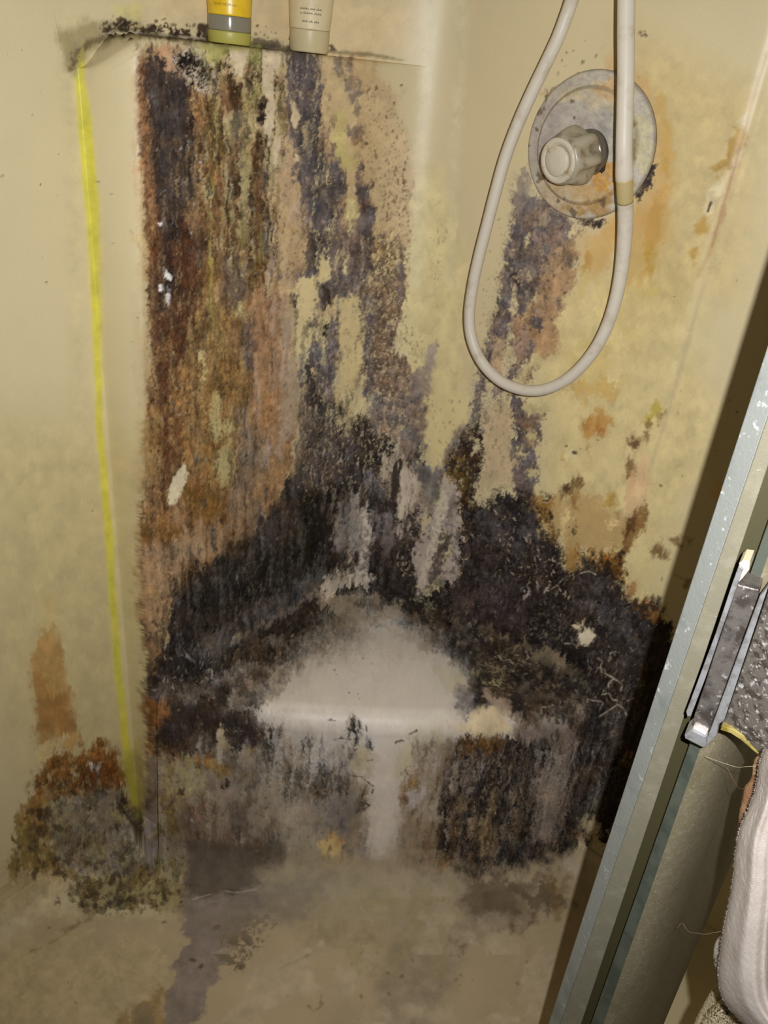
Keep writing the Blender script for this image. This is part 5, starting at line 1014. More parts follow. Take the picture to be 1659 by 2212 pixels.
# where the front meets the floor: grey-white bloom
P([(560, 1880), (760, 1840), (900, 1860), (1010, 1900), (1000, 2000), (760, 2000), (560, 1980)], (144, 132, 114), 34, 12, 'iso', op=.75, var=.05, crust=.2)
P([(600, 1900), (720, 1880), (660, 1990), (560, 2000), (420, 1990)], (108, 100, 92), 22, 8, 'iso', op=.6, crust=.25)
P([(700, 1900), (1000, 1900), (980, 2140), (760, 2120)], (118, 104, 78), 16, 9, 'iso', op=.4, brk=.5, bk='iso', crust=.2); P([(420, 2000), (1200, 1960), (1180, 2212), (440, 2212)], (148, 135, 117), 20, 9, 'iso', op=.5, brk=.5, bk='big', crust=.15)
P([(0, 2000), (380, 2000), (360, 2150), (0, 2180)], (140, 124, 98), 26, 9, 'iso', op=.4, brk=.4, bk='iso', crust=.15); P([(1130, 1920), (1240, 1860), (1220, 2212), (1080, 2212)], (130, 117, 100), 24, 9, 'iso', op=.5, brk=.1, bk='iso', crust=.2)

HT += CR * .28 * NZ['fine'] + CR * .22 * NZ['iso']
STAIN = np.concatenate([np.clip(RGB, .004, .9), np.clip(CR, 0, 1)[..., None]], -1).astype(np.float32)
def stain_lookup(u, v):
    fx = np.clip((u - CX0) / ST, 0, CW - 1.001); fy = np.clip((v - CY0) / ST, 0, CH - 1.001)
    i = fy.astype(np.int32); j = fx.astype(np.int32); a = (fy - i)[..., None]; b = (fx - j)[..., None]
    def samp(Z): return (Z[i, j] * (1 - b) + Z[i, j + 1] * b) * (1 - a) + (Z[i + 1, j] * (1 - b) + Z[i + 1, j + 1] * b) * a
    rgba = samp(STAIN); h = samp(HT[..., None])[..., 0]
    far = (u < CX0) | (u > CX1) | (v < CY0) | (v > CY1)
    rgba[far] = (*CREAM, 0); h = np.where(far, 0, h)
    return rgba, h
# ------------------------------------------------------------------ the moulded stall
def mould_material(name):
    m = bpy.data.materials.new(name); m.use_nodes = True
    nt = m.node_tree; b = nt.nodes['Principled BSDF']; N = nt.nodes.new; Lk = nt.links.new
    at = N('ShaderNodeAttribute'); at.attribute_name = 'stain'
    tc = N('ShaderNodeTexCoord')
    n1 = N('ShaderNodeTexNoise'); n1.inputs['Scale'].default_value = 520; n1.inputs['Detail'].default_value = 3
    n2 = N('ShaderNodeTexNoise'); n2.inputs['Scale'].default_value = 150; n2.inputs['Detail'].default_value = 6; n2.inputs['Roughness'].default_value = .7
    for n in (n1, n2): Lk(tc.outputs['Object'], n.inputs['Vector'])
    # crust carries a fine grain; clean gelcoat is nearly even
    gr = N('ShaderNodeMapRange'); gr.inputs['From Min'].default_value = .25; gr.inputs['From Max'].default_value = .75
    gr.inputs['To Min'].default_value = .62; gr.inputs['To Max'].default_value = 1.38; Lk(n1.outputs['Fac'], gr.inputs['Value'])
    am = N('ShaderNodeMapRange'); am.inputs['To Min'].default_value = .07; am.inputs['To Max'].default_value = .55
    Lk(at.outputs['Alpha'], am.inputs['Value'])
    mx = N('ShaderNodeMix'); mx.data_type = 'RGBA'; mx.blend_type = 'MULTIPLY'
    Lk(am.outputs['Result'], mx.inputs['Factor']); Lk(at.outputs['Color'], mx.inputs['A'])
    cc = N('ShaderNodeCombineColor')
    for k in range(3): Lk(gr.outputs['Result'], cc.inputs[k])
    Lk(cc.outputs['Color'], mx.inputs['B']); Lk(mx.outputs['Result'], b.inputs['Base Color'])
    rg = N('ShaderNodeMapRange'); rg.inputs['To Min'].default_value = .40; rg.inputs['To Max'].default_value = .85
    Lk(at.outputs['Alpha'], rg.inputs['Value']); Lk(rg.outputs['Result'], b.inputs['Roughness'])
    sp = N('ShaderNodeMapRange'); sp.inputs['To Min'].default_value = .34; sp.inputs['To Max'].default_value = .06
    Lk(at.outputs['Alpha'], sp.inputs['Value']); Lk(sp.outputs['Result'], b.inputs['Specular IOR Level'])
    bs = N('ShaderNodeMath'); bs.operation = 'MULTIPLY'; bs.inputs[1].default_value = .5; Lk(at.outputs['Alpha'], bs.inputs[0])
    bp = N('ShaderNodeBump'); bp.inputs['Distance'].default_value = .0022
    Lk(bs.outputs[0], bp.inputs['Strength']); Lk(n2.outputs['Fac'], bp.inputs['Height']); Lk(bp.outputs['Normal'], b.inputs['Normal'])
    return m
M_WALL = mould_material('stained_gelcoat')

def finish(name, P, crust_mm=1.0, close_left=None):
    """build a stained surface mesh: look up the stains, lift the crust along the normal"""
    u, v = project(P)
    rgba, hgt = stain_lookup(u, v)
    du = np.gradient(P, axis=1); dv = np.gradient(P, axis=0)
    n = np.cross(du, dv); ln = np.linalg.norm(n, axis=-1, keepdims=True); n = n / np.maximum(ln, 1e-12)
    c = P.mean(axis=(0, 1)); 
    if np.mean(np.sum(n * (CAM - P), -1)) < 0: n = -n
    P = P + n * (hgt * .001 * crust_mm)[..., None] * (ln > 1e-10)
    if close_left is not None:
        e = P[:, :1] + np.array([*close_left, 0]); P = np.concatenate([e, P], 1); rgba = np.concatenate([rgba[:, :1], rgba], 1)
    me = grid_mesh(name, P)
    a = me.color_attributes.new('stain', 'FLOAT_COLOR', 'POINT')
    a.data.foreach_set('color', rgba.reshape(-1).astype(np.float32))
    return link(name, me, M_WALL)

# path samples evenly spread as seen from the doorway
ss = np.linspace(-1.35, 1.30, 40001)
Pb, _ = plan(ss)
azs = np.degrees(np.arctan2(Pb[:, 0], Pb[:, 1]))
def s_of_az(a): return np.interp(a, azs, ss)
stepdeg = 0.075 * Q
az_vis = np.arange(-33.0, 31.0, stepdeg)
s_vis = s_of_az(az_vis)
s_all = np.concatenate([np.arange(-1.3, s_vis[0] - .02, .03), s_vis, np.arange(s_vis[-1] + .02, 1.25, .03)])
el = np.radians(np.arange(-61, 7.0, 0.075 * Q))
z_rows = CAM[2] + np.tan(el) * 1.0
z_rows = z_rows[z_rows > -0.02]

def panel_offset(s, z):
    """outward offset of the surface below the ledge; the block tapers off to the left wall"""
    f = min(max((z - z_edge_b) / (z_edge_t - z_edge_b), -.3), 1.15)
    se = max(s_edge_b + (s_edge_t - s_edge_b) * f, s_groove + .012)
    t = np.clip((s - s_groove) / (se - s_groove), 0, 1)
    q = OFF * (1 - t) ** 1.75 * 1.0
    # hollow beside the block: a small concave radius at the left wall
    w = np.clip((s_groove - s) / .03, 0, 1)
    return np.where(s < s_groove, OFF, q) + 0 * w
def seam_offset(s):
    return .004 * sstep(s_seam - .004, s_seam + .012, s) + .0022 * np.exp(-((s - s_seam) / .006) ** 2)
def upper_offset(s):
    return OFF * (1 - sstep(s_f0, s_f1, s))

r0 = 0.009
zb = z_rows[z_rows < ZL - r0]
za = z_rows[z_rows > ZL + .002]
def wall_rows(s):
    P, Nn = plan(s)
    rows = []
    dip = .034 * np.exp(-(np.clip(s - s_groove, 0, 1) / .026) ** 2) * (s > s_groove - .02)
    def add(q, z):
        z = z - dip * float(sstep(ZL - .22, ZL - .004, z) * (1 - sstep(ZL, ZL + .10, z)))
        rows.append(np.concatenate([P + Nn * q[:, None], np.full((len(s), 1), z) if np.isscalar(z) else z[:, None]], 1))
    sm = seam_offset(s); pa = upper_offset(s) + sm
    for z in zb: add(panel_offset(s, z) + sm, z)
    pb = panel_offset(s, ZL) + sm
    dep = np.maximum(pa - pb, 0)
    rr = np.minimum(r0, dep * .5)
    for ph in np.linspace(0, math.pi / 2, 8): add(pb + rr * (1 - math.cos(ph)), ZL - r0 + r0 * math.sin(ph))
    for k in np.linspace(0.05, 1, 26): add(pb + rr + (dep - rr) * k, ZL + .0004 * k)
    for k in np.linspace(0.1, 1, 8): add(pa, ZL + .0004 + .0014 * k)
    for z in za: add(pa, z)
    for z in np.arange(z_rows[-1] + .03, 1.95, .04): add(pa, z)
    return np.stack(rows, 0)
s_mid = (S1 + S2) / 2
sl = s_all[s_all < s_mid]; sl = np.append(sl, s_mid)
sr = s_all[s_all > s_mid]; sr = np.insert(sr, 0, s_mid)
wl = finish('wall_left', wall_rows(sl)); wr = finish('wall_right', wall_rows(sr))
tag(wl, 'cream moulded shower wall with ledge, its panel covered in black and brown mould', kind='structure')
tag(wr, 'cream moulded shower wall carrying the valve, rust and mould stained', kind='structure')

# corner seat
A = at_z(340, 1506, SEAT_Z)[:2] + nL * .004; B = at_z(1292, 1530, SEAT_Z)[:2]
A = A - nL * 0 ; Mid = at_z(850, 1552, SEAT_Z)[:2]
Cc = 2 * Mid - .5 * (A + B)                   # bezier control
def front(a):
    a = np.asarray(a)[:, None]; return (1 - a) ** 2 * A + 2 * a * (1 - a) * Cc + a * a * B
na = int(460 / Q)
aa = np.linspace(0, 1, na)
F0 = front(aa); dF = np.gradient(F0, axis=0); nF = np.stack([dF[:, 1], -dF[:, 0]], 1); nF /= np.linalg.norm(nF, axis=1, keepdims=True)
if np.mean(np.sum(nF * -F0, 1)) < 0: nF = -nF
Kc = K + (nL + nR) * .02
seat_rows = []
rs = .032
top_in = F0 - nF * 0
for k in np.linspace(0, 1, int(190 / Q)):
    edge = F0 - nF * rs
    p = Kc * (1 - k) + edge * k
    z = SEAT_Z - .006 * k + .012 * (1 - k) ** 3
    seat_rows.append(np.concatenate([p, np.full((na, 1), z)], 1))
zt = SEAT_Z - .006
for ph in np.linspace(.08, math.pi / 2, int(26 / Q)):
    seat_rows.append(np.concatenate([F0 - nF * rs * (1 - math.sin(ph)), np.full((na, 1), zt - rs * (1 - math.cos(ph)))], 1))
for k in np.linspace(.01, 1, int(190 / Q)):
    z = (zt - rs) * (1 - k) - .01 * k
    seat_rows.append(np.concatenate([F0 + nF * (.028 * k + .03 * max(0, k - .8) ** 2 / .04), np.full((na, 1), z)], 1))
seat = finish('corner_seat', np.stack(seat_rows, 0), close_left=nL * .008 + dL * .01)
tag(seat, 'moulded corner seat crusted with black mould and white soap scum', 'shower seat')

# stall floor
gx = np.concatenate([np.arange(-1.1, -.72, .03), np.arange(-.72, .62, .0017 * Q), np.arange(.62, 1.2, .03)])
gy = np.concatenate([np.arange(-.5, .52, .03), np.arange(.52, 1.0, .0015 * Q), np.arange(1.0, 1.4, .03)])
GX, GY = np.meshgrid(gx, gy)
G2 = np.stack([GX, GY], -1)
dl = -(G2 - (K + nL * OFF)) @ nL; dl2 = -(G2 - K) @ nL
sleft = (G2 - K) @ dL
dl = np.where(sleft > s_edge_b, dl2, dl); dr_ = -(G2 - K) @ nR
def rise(d, r): d = np.clip(d, 0, r); return r - np.sqrt(np.maximum(r * r - (r - d) ** 2, 0))
GZ = rise(dl, .05) + rise(dr_, .05)
GZ = np.minimum(GZ, .05)
fl = finish('floor', np.stack([GX, GY, GZ], -1))
tag(fl, 'scummy cream shower floor with a grey streak towards the drain', kind='structure')
# ------------------------------------------------------------------ valve on the right wall
M_CHR = mat('limed_chrome', (176, 165, 143), .5, .08, .3, noise=[((182, 158, 112), 30, .48, .62), ((176, 128, 62), (26, 26, 34), .60, .72), ((104, 94, 84), 190, .66, .74)], bump=(240, .12, .001))
M_KNOB = mat('clouded_acrylic', (196, 184, 158), .30, 0, .5, .25, noise=[((150, 134, 104), 70, .45, .7)], ior=1.4)
M_BTN = mat('knob_button', (206, 196, 172), .35, 0, .4, noise=[((176, 150, 108), 80, .55, .72)])
M_DRK = mat('black_grime', (52, 44, 40), .8)
M_TRIM = mat('tarnished_chrome', (130, 124, 112), .35, .6, .5, noise=[((90, 84, 76), 140, .5, .7)])
pv = np.array([*(K + nR * 0), 0.0]); nR3 = np.array([*nR, 0.0])
vc = on_plane(1275, 317, pv, nR3)
ax_in = Vector((-nR[0], -nR[1], 0)); ax_s = Vector((dR[0], dR[1], 0)); ax_z = Vector((0, 0, 1))
def wall_frame(c, tiltx=0, tilty=0):
    z = (ax_in + ax_s * tiltx + ax_z * tilty).normalized(); x = ax_s - z * ax_s.dot(z); x.normalize(); y = z.cross(x)
    return Matrix(((x.x, y.x, z.x, c[0]), (x.y, y.y, z.y, c[1]), (x.z, y.z, z.z, c[2]), (0, 0, 0, 1)))
valve = tag(empty('shower_valve', vc), 'round limescaled shower valve with clear fluted knob on the stained right wall', 'shower valve')
FV = wall_frame(vc)
RV = np.linalg.norm(on_plane(1275, 157, pv, nR3) - on_plane(1275, 478, pv, nR3)) * .5
prof = [(RV, .0008), (RV, .004), (RV * .985, .0062), (RV * .95, .0072), (RV * .80, .0105), (RV * .775, .0145), (RV * .745, .0165), (RV * .60, .0185), (RV * .40, .0215), (RV * .2, .0232), (RV * .05, .0235)]
pr2 = []
for (r1, h1), (r2, h2) in zip(prof, prof[1:]):
    n_ = max(1, int(abs(r1 - r2) / .0007)); pr2 += [(r1 + (r2 - r1) * k / n_, h1 + (h2 - h1) * k / n_) for k in range(n_)]
pr2.append(prof[-1])
esc = link('escutcheon', bm_mesh('escutcheon', lathe(pr2, 360, FV)), M_WALL, valve)
_v = np.empty(len(esc.data.vertices) * 3, np.float32); esc.data.vertices.foreach_get('co', _v); _v = _v.reshape(-1, 3)
eu, ev = project(_v.astype(float))
_ix = np.clip(((eu - CX0) / ST).astype(int), 0, CW - 1); _iy = np.clip(((ev - CY0) / ST).astype(int), 0, CH - 1)
_n1 = NZ['iso'][_iy, _ix]; _n2 = NZ['fine'][_iy, _ix]; _n3 = np.roll(NZ['iso'], 333, 0)[_iy, _ix]
erad = np.linalg.norm(_v[:, :3] - np.array(vc, np.float32), axis=1) / RV
ecol = np.tile(albedo((166, 158, 142), (1275, 317), True), (len(_v), 1)); ecr = np.full(len(_v), .25)
def eblob(x, y, rx, ry, c, a, w=.35, n=None, cr=.3):
    d = np.sqrt(((eu - x) / rx) ** 2 + ((ev - y) / ry) ** 2) + w * (_n1 if n is None else n)
    k = (1 - sstep(.55, 1.15, d)) * a
    ecol[:] = ecol * (1 - k[:, None]) + albedo(c, (1275, 317), True) * k[:, None]; ecr[:] = ecr * (1 - k) + cr * k
eblob(1230, 260, 90, 70, (158, 150, 138), .8); eblob(1185, 300, 60, 110, (160, 150, 142), .7)
eblob(1300, 200, 80, 30, (182, 168, 134), .8); eblob(1335, 190, 40, 26, (190, 158, 112), .75, n=_n3)
eblob(1280, 420, 80, 50, (172, 142, 92), .85, n=_n3); eblob(1220, 420, 60, 50, (176, 156, 122), .7)
eblob(1320, 385, 42, 46, (176, 132, 66), .9); eblob(1290, 450, 50, 18, (150, 118, 66), .6, n=_n3)
eblob(1370, 430, 40, 44, (170, 170, 156), .85); eblob(1385, 330, 26, 90, (178, 168, 130), .8); eblob(1367, 330, 9, 46, (120, 104, 62), .8)  # narrow last blob: shade at the inner disc's edge, painted dark
eblob(1310, 290, 14, 60, (126, 122, 112), .35)
for x_, y_, r_ in ((1167, 238, 8), (1180, 212, 6), (1237, 218, 5), (1168, 385, 12), (1240, 458, 8), (1218, 430, 4), (1205, 433, 4), (1140, 318, 5), (1300, 440, 9), (1241, 252, 3), (1160, 280, 4)):
    eblob(x_, y_, r_, r_ * 1.2, (92, 78, 64), .8, .3, _n2)
_k = (sstep(.955, .99, erad) * .55 + .45 * np.exp(-((erad - .785) / .016) ** 2)) * .8
ecol = ecol * (1 - _k[:, None]) + albedo((104, 92, 72), (1275, 317), True) * _k[:, None]
ecol *= (1 + .06 * _n2 + .05 * _n3)[:, None]
_at = esc.data.color_attributes.new('stain', 'FLOAT_COLOR', 'POINT')
_at.data.foreach_set('color', np.concatenate([np.clip(ecol, .01, .85), ecr[:, None]], 1).astype(np.float32).reshape(-1))
def sub(parent, name, bm, m): return link(name, bm_mesh(name, bm), m, parent)
# stem sleeve, knob, ring, button
kb = on_plane(1272, 330, pv - nR3 * .024, nR3); kf = on_plane(1207, 347, pv - nR3 * .078, nR3)
kz = Vector(kf - kb); kl = kz.length; kz.normalize()
kx = (ax_s - kz * ax_s.dot(kz)).normalized(); ky = kz.cross(kx)
FK = Matrix(((kx.x, ky.x, kz.x, kb[0]), (kx.y, ky.y, kz.y, kb[1]), (kx.z, ky.z, kz.z, kb[2]), (0, 0, 0, 1)))
sub(valve, 'sleeve', lathe([(.026, -.003), (.026, .004), (.0245, .007), (.023, .010)], 48, FK), M_TRIM)
kp = [(.0225, .006), (.0250, .010), (.0278, .018), (.0290, kl * .42), (.0290, kl * .60), (.0284, kl * .76), (.0276, kl * .88), (.0262, kl * .97), (.022, kl)]
knob = sub(valve, 'knob', lathe(kp, 96, FK, 7, [.02, .09, .15, .17, .16, .11, .04, 0, 0]), M_KNOB)
sub(knob, 'face_ring', lathe([(.0225, kl - .0005), (.0252, kl + .0012), (.0242, kl + .0032), (.0186, kl + .0032), (.0178, kl + .001)], 64, FK), M_BTN)
sub(knob, 'button', lathe([(.0166, kl - .001), (.0166, kl + .0046), (.0155, kl + .0056), (.006, kl + .0062), (.0005, kl + .0062)], 48, FK), M_BTN)
# grime behind the knob
gp = on_plane(1300, 358, pv - nR3 * .0225, nR3)
bm = bmesh.new(); bmesh.ops.create_icosphere(bm, subdivisions=3, radius=.0065)
rr_ = random.Random(4)
for v in bm.verts: v.co = Vector((v.co.x * .8, v.co.y * .45, v.co.z * 1.2)) * (1 + rr_.uniform(-.15, .15)); v.co += Vector(gp)
sub(valve, 'grime_lump', bm, M_DRK)

# ------------------------------------------------------------------ shower hose
M_HOSE = mat('white_vinyl', (216, 206, 186), .42, 0, .35, noise=[((196, 182, 156), 45, .5, .75)], bump=(60, .05, .001))
M_HOSEY = mat('yellowed_vinyl', (196, 176, 124), .42, 0, .4)
HP = [(1268, -120), (1252, -55), (1232, 10), (1207, 78), (1178, 140), (1148, 202), (1118, 270), (1092, 340), (1072, 410), (1054, 480), (1036, 550), (1022, 615), (1014, 680), (1020, 735), (1043, 785), (1080, 822), (1125, 841), (1172, 842), (1220, 822), (1262, 785), (1297, 735), (1323, 672), (1340, 600), (1348, 530), (1351, 460), (1349, 390), (1348, 320), (1350, 240), (1352, 150), (1352, 70), (1353, -10), (1354, -90)]
gap = []
for x, y in HP:
    g = .052 if x < 1240 else .052 + .014 * float(sstep(700, 350, y)) + .03 * float(sstep(1300, 1350, x)) * float(sstep(520, 320, y))
    gap.append(g)
hpts = [on_plane(x, y, pv - nR3 * g, nR3) for (x, y), g in zip(HP, gap)]
hcur = catmull(hpts, 14)
hose = tag(empty('shower_hose', hcur[0]), 'white shower hose hanging in a loop in front of the round valve', 'hose')
rad = []
yy = [p[1] for p in catmull([(x, y, 0) for x, y in HP], 14)]; xx = [p[0] for p in catmull([(x, y, 0) for x, y in HP], 14)]
for x, y in zip(xx, yy):
    base = .0076 if x < 1250 else .0076 + .0012 * float(sstep(700, 450, y))
    if x > 1300: base += .0009 * float(sstep(330, 380, y) * (1 - sstep(383, 390, y)))
    rad.append(base)
i0 = min(range(len(xx)), key=lambda i: abs(yy[i] - 386) + (0 if xx[i] > 1300 else 1e4))
i1 = min(range(len(xx)), key=lambda i: abs(yy[i] - 434) + (0 if xx[i] > 1300 else 1e4))
lo_, hi_ = min(i0, i1), max(i0, i1)
link('hose_tube', bm_mesh('hose_tube', tube_pts(hcur, rad, 24)), M_HOSE, hose)
hb = link('yellowed_sleeve', bm_mesh('yellowed_sleeve', tube_pts(hcur[lo_:hi_ + 1], [r + .0003 for r in rad[lo_:hi_ + 1]], 24)), M_HOSEY, hose)
hb['label'] = 'yellowed band of the hose'

# ------------------------------------------------------------------ two tubes on the ledge
M_YT = mat('yellow_tube', (238, 198, 44), .32, 0, .5, .05, noise=[((226, 178, 30), 40, .45, .7)])
M_CAP = mat('clear_grey_cap', (176, 170, 150), .16, 0, .6, .55, ior=1.35)
M_JU = mat('yellow_green_residue', (196, 188, 92), .4, 0, .4, .25)
M_CT = mat('frosted_tube', (226, 208, 164), .42, 0, .3, .04, noise=[((216, 198, 152), 50, .45, .7)])
M_CTC = mat('frosted_cap', (212, 195, 150), .38, 0, .3, .08)
M_TXT = mat('printed_text', (70, 56, 28), .6); M_TXT2 = mat('grey_print', (120, 112, 92), .6)
zt_ = ZL + .0014
def tube_bottle(name, label, px, py, w_px, parts, body_mat, lines, tmat):
    # stand it on the ledge: find the spot behind the ledge's lip
    p = at_z(px, py, zt_) if abs(ray(px, py)[2]) > 1e-3 else None
    s0, q = s_left(px, py, OFF * .52)
    c = np.array([q[0], q[1], zt_]); dist = np.linalg.norm(c[:2])
    k = dist * math.cos(0) / FOC * 1.0
    root = tag(empty(name, c), label, 'toiletry tube')
    face = Vector((-nL[0], -nL[1], 0)); side = Vector((dL[0], dL[1], 0))
    view = Vector((-c[0], -c[1], 0)).normalized(); sv = Vector((-view.y, view.x, 0))
    R_ = w_px * .5 * float((np.array([*c]) - CAM) @ (MW @ np.array([0, 0, 1.0]))) / FOC
    def ring_loft(prof, flat, m, nm, parent):
        bm = bmesh.new(); rings = []
        for (r, h), f in zip(prof, flat):
            rings.append([bm.verts.new(Vector(c) + sv * (r * R_ * math.cos(2 * math.pi * a / 48)) + view * (min(r * R_ * f, .0235) * math.sin(2 * math.pi * a / 48)) + Vector((0, 0, h))) for a in range(48)])
        for a, b in zip(rings, rings[1:]):
            for i in range(48): bm.faces.new((a[i], a[(i + 1) % 48], b[(i + 1) % 48], b[i]))
        bm.faces.new(rings[0][::-1]); bm.faces.new(rings[-1])
        return link(nm, bm_mesh(nm, bm), m, parent)
    out = {}
    for nm, prof, flat, m in parts:
        out[nm] = ring_loft(prof, flat, m, nm, root)
    for k_, (txt, h, size) in enumerate(lines):
        if isinstance(txt, str):
            cu = bpy.data.curves.new('text', 'FONT'); cu.body = txt; cu.size = size; cu.align_x = 'CENTER'; cu.extrude = .0001
            to = bpy.data.objects.new('tmp', cu); col.objects.link(to)
            dg = bpy.context.evaluated_depsgraph_get(); me = bpy.data.meshes.new_from_object(to.evaluated_get(dg))
            bpy.data.objects.remove(to)
            for v in me.vertices: v.co.x -= .0045
        else:                                       # print too worn to read: smudged words
            bm = bmesh.new(); x_ = -sum(txt) / 2 - size * .25 * (len(txt) - 1)
            for w_ in txt:
                n_ = max(2, int(w_ / (size * .38)))
                for q_ in range(n_):
                    xa = x_ + w_ * q_ / n_; xb = xa + w_ / n_ * .72; hh = size * (.42 + .22 * ((q_ * 7) % 3))
                    bm.faces.new([bm.verts.new(p_) for p_ in ((xa, 0, 0), (xb, 0, 0), (xb, hh, 0), (xa, hh, 0))])
                x_ += w_ + size * .5
            me = bm_mesh('print', bm)
        pos = Vector(c) + view * (.0235 * 1.012) + Vector((0, 0, h))
        Mx = Matrix(((-sv.x, 0, view.x, pos.x), (-sv.y, 0, view.y, pos.y), (0, 1, 0, pos.z), (0, 0, 0, 1)))
        if Mx.to_3x3().determinant() < 0: Mx = Matrix(((sv.x, 0, view.x, pos.x), (sv.y, 0, view.y, pos.y), (0, 1, 0, pos.z), (0, 0, 0, 1)))
        me.transform(Mx)
        for v in me.vertices:                       # wrap the print round the tube
            d = v.co - Vector(c); a = d.dot(sv) / (R_ * 1.03)
            a = max(-.97, min(.97, a)); v.co = v.co - view * (.0235 * 1.012 * (1 - math.sqrt(1 - a * a)))
        link('printed_line', me, tmat, out[parts[-1][0]], smooth=False)
    return root
mm = .001
tube_bottle('shampoo_tube', 'upside-down yellow tube on a clear cap at the middle of the mouldy ledge', 496, 97, 92,
    [('residue', [(.955, 0), (1.0, .0012), (1.0, .0105), (.99, .0118)], [1] * 4, M_JU),
     ('cap', [(.985, .0120), (1.0, .0135), (1.0, .0250), (.99, .0262)], [1] * 4, M_CAP),
     ('tube_body', [(.985, .0264), (1.0, .028), (1.03, .045), (1.08, .09), (1.14, .13), (1.18, .165), (1.18, .175)], [1, 1, .98, .8, .45, .12, .08], M_YT)],
    M_YT, [('3.3 FL OZ (98 mL)', .0352, .0031)], M_TXT)
tube_bottle('lotion_tube', 'upside-down frosted clear tube beside the yellow tube on the ledge', 668, 106, 86,
    [('cap', [(.93, 0), (.97, .002), (.985, .022), (.98, .0235)], [1] * 4, M_CTC),
     ('tube_body', [(.985, .0237), (1.0, .025), (1.08, .050), (1.16, .09), (1.22, .13), (1.25, .165), (1.25, .175)], [1, 1, .95, .75, .45, .12, .08], M_CT)],
    M_CT, [((.0105, .0062, .0068), .0432, .0024), ((.0020, .0120, .0085), .0388, .0024), ((.0065, .0050, .0056), .0305, .0028)], M_TXT2)

# ------------------------------------------------------------------ glass door standing open at the right
M_AL = mat('corroded_aluminium', (142, 145, 138), .42, .15, .4, noise=[((204, 206, 200), 170, .60, .72), ((124, 128, 123), 26, .45, .7)], bump=(420, .25, .0012))
M_ALB = mat('scummed_profile', (126, 121, 101), .55, .1, .3, noise=[((138, 132, 112), 60, .45, .7), ((190, 186, 174), 420, .67, .74)], bump=(500, .2, .001))
M_SEAL = mat('olive_rubber', (66, 61, 36), .6)
M_GEDGE = mat('green_glass_edge', (86, 91, 80), .25, 0, .35, .03, noise=[((68, 75, 66), 40, .4, .65), ((150, 168, 160), 260, .70, .76)])
M_GFACE = mat('soapy_glass', (128, 119, 94), .55, 0, .4, .08, noise=[((140, 130, 105), 150, .42, .68), ((118, 109, 84), 30, .5, .75), ((190, 181, 158), 620, .60, .70)], bump=(600, .25, .001))
def xl(name, y):
    b = {'A': (1305, -.3233), 'B': (1337, -.342), 'C': (1380, -.335), 'D': (1408, -.354), 'D2': (1434, -.352), 'E': (1536, -.37), 'E2': (1590, -.42)}[name]
    return b[0] + b[1] * (y - 1840)
YT_, YB_ = 420.0, 2330.0
def vline(name, d):
    a = at_dist(xl(name, YT_), YT_, d); b = at_dist(xl(name, YB_), YB_, d)
    t = (.02 - a[2]) / (b[2] - a[2]); return a, a + (b - a) * t
DD = .485
def strip(name, pts, m, parent, closed=True, rings=60, bev=.0007):
    """extrude a section whose corners each run along their own line"""
    bm = bmesh.new(); rr = []
    for i in range(rings + 1):
        f = i / rings
        rr.append([bm.verts.new(Vector(a + (b - a) * f)) for a, b in pts])
    n = len(pts)
    for a, b in zip(rr, rr[1:]):
        for k in range(n): bm.faces.new((a[k], a[(k + 1) % n], b[(k + 1) % n], b[k]))
    bm.faces.new(rr[0][::-1]); bm.faces.new(rr[-1])
    bmesh.ops.recalc_face_normals(bm, faces=bm.faces[:])
    if bev:
        ed = [e for e in bm.edges if len(e.link_faces) == 2 and e.calc_face_angle(0) > .5 and abs((e.verts[0].co - e.verts[1].co).normalized().z) > .6]
        bmesh.ops.bevel(bm, geom=ed, offset=bev, segments=2, affect='EDGES', profile=.5)
    me = bm_mesh(name, bm)
    return link(name, me, m, parent, smooth=False)
a0, b0 = vline('A', DD)
door = tag(empty('shower_door', b0), 'open glass shower door with dull aluminium edge, seen end-on at the right', 'shower door')
def back(l, d): return (l[0] + np.array([*U(25) * d, 0]), l[1] + np.array([*U(25) * d, 0]))
lA = vline('A', DD + .006); lB = vline('B', DD - .002); lC = vline('C', DD - .001); lC2 = vline('C', DD + .012); lD = vline('D', DD - .004); lD2 = vline('D2', DD - .007); lDb = vline('D', DD + .012)
strip('edge_profile', [lA, lB, back(lB, .035), back(lA, .03)], M_AL, door)
strip('inner_profile', [vline('B', DD - .0018), lC, back(lC, .036), back(vline('B', DD), .036)], M_ALB, door)
strip('seal', [lC2, lDb, back(lDb, .02), back(lC2, .02)], M_SEAL, door, bev=0)
gl = empty('glass_panel', lD[1])
bpy.data.objects.remove(gl)
lE = vline('E', DD + .085); lE2 = vline('E2', DD + .19); lEb = back(lE2, .012)
def lmix(l0, l1, f, out):                     # a line between two edges, swelled out towards the room
    o_ = np.array([*U(25) * out, 0]); return (l0[0] * (1 - f) + l1[0] * f - o_, l0[1] * (1 - f) + l1[1] * f - o_)
_mid = [lmix(lD2, lE, f, .085 * (math.sqrt(1 - (1 - f * .0 - f) ** 2) * 0 + f - f ** 2.4) * .9) for f in (.12, .24, .36, .48, .6, .7, .8, .9)]
glass = strip('glass_panel', [lD2] + _mid + [lE, lmix(lE, lE2, .5, .004), lE2, lEb, back(lD, .012), lD], M_GFACE, door, bev=0)
glass.data.polygons.foreach_set('use_smooth', np.ones(len(glass.data.polygons), bool)); glass.data.set_sharp_from_angle(angle=.6)
strip('glass_edge', [(lD[0] - np.array([*U(25) * .0008, 0]), lD[1] - np.array([*U(25) * .0008, 0])), (lD2[0] - np.array([*U(25) * .0008, 0]), lD2[1] - np.array([*U(25) * .0008, 0])), lD2, lD], M_GEDGE, door, bev=0)

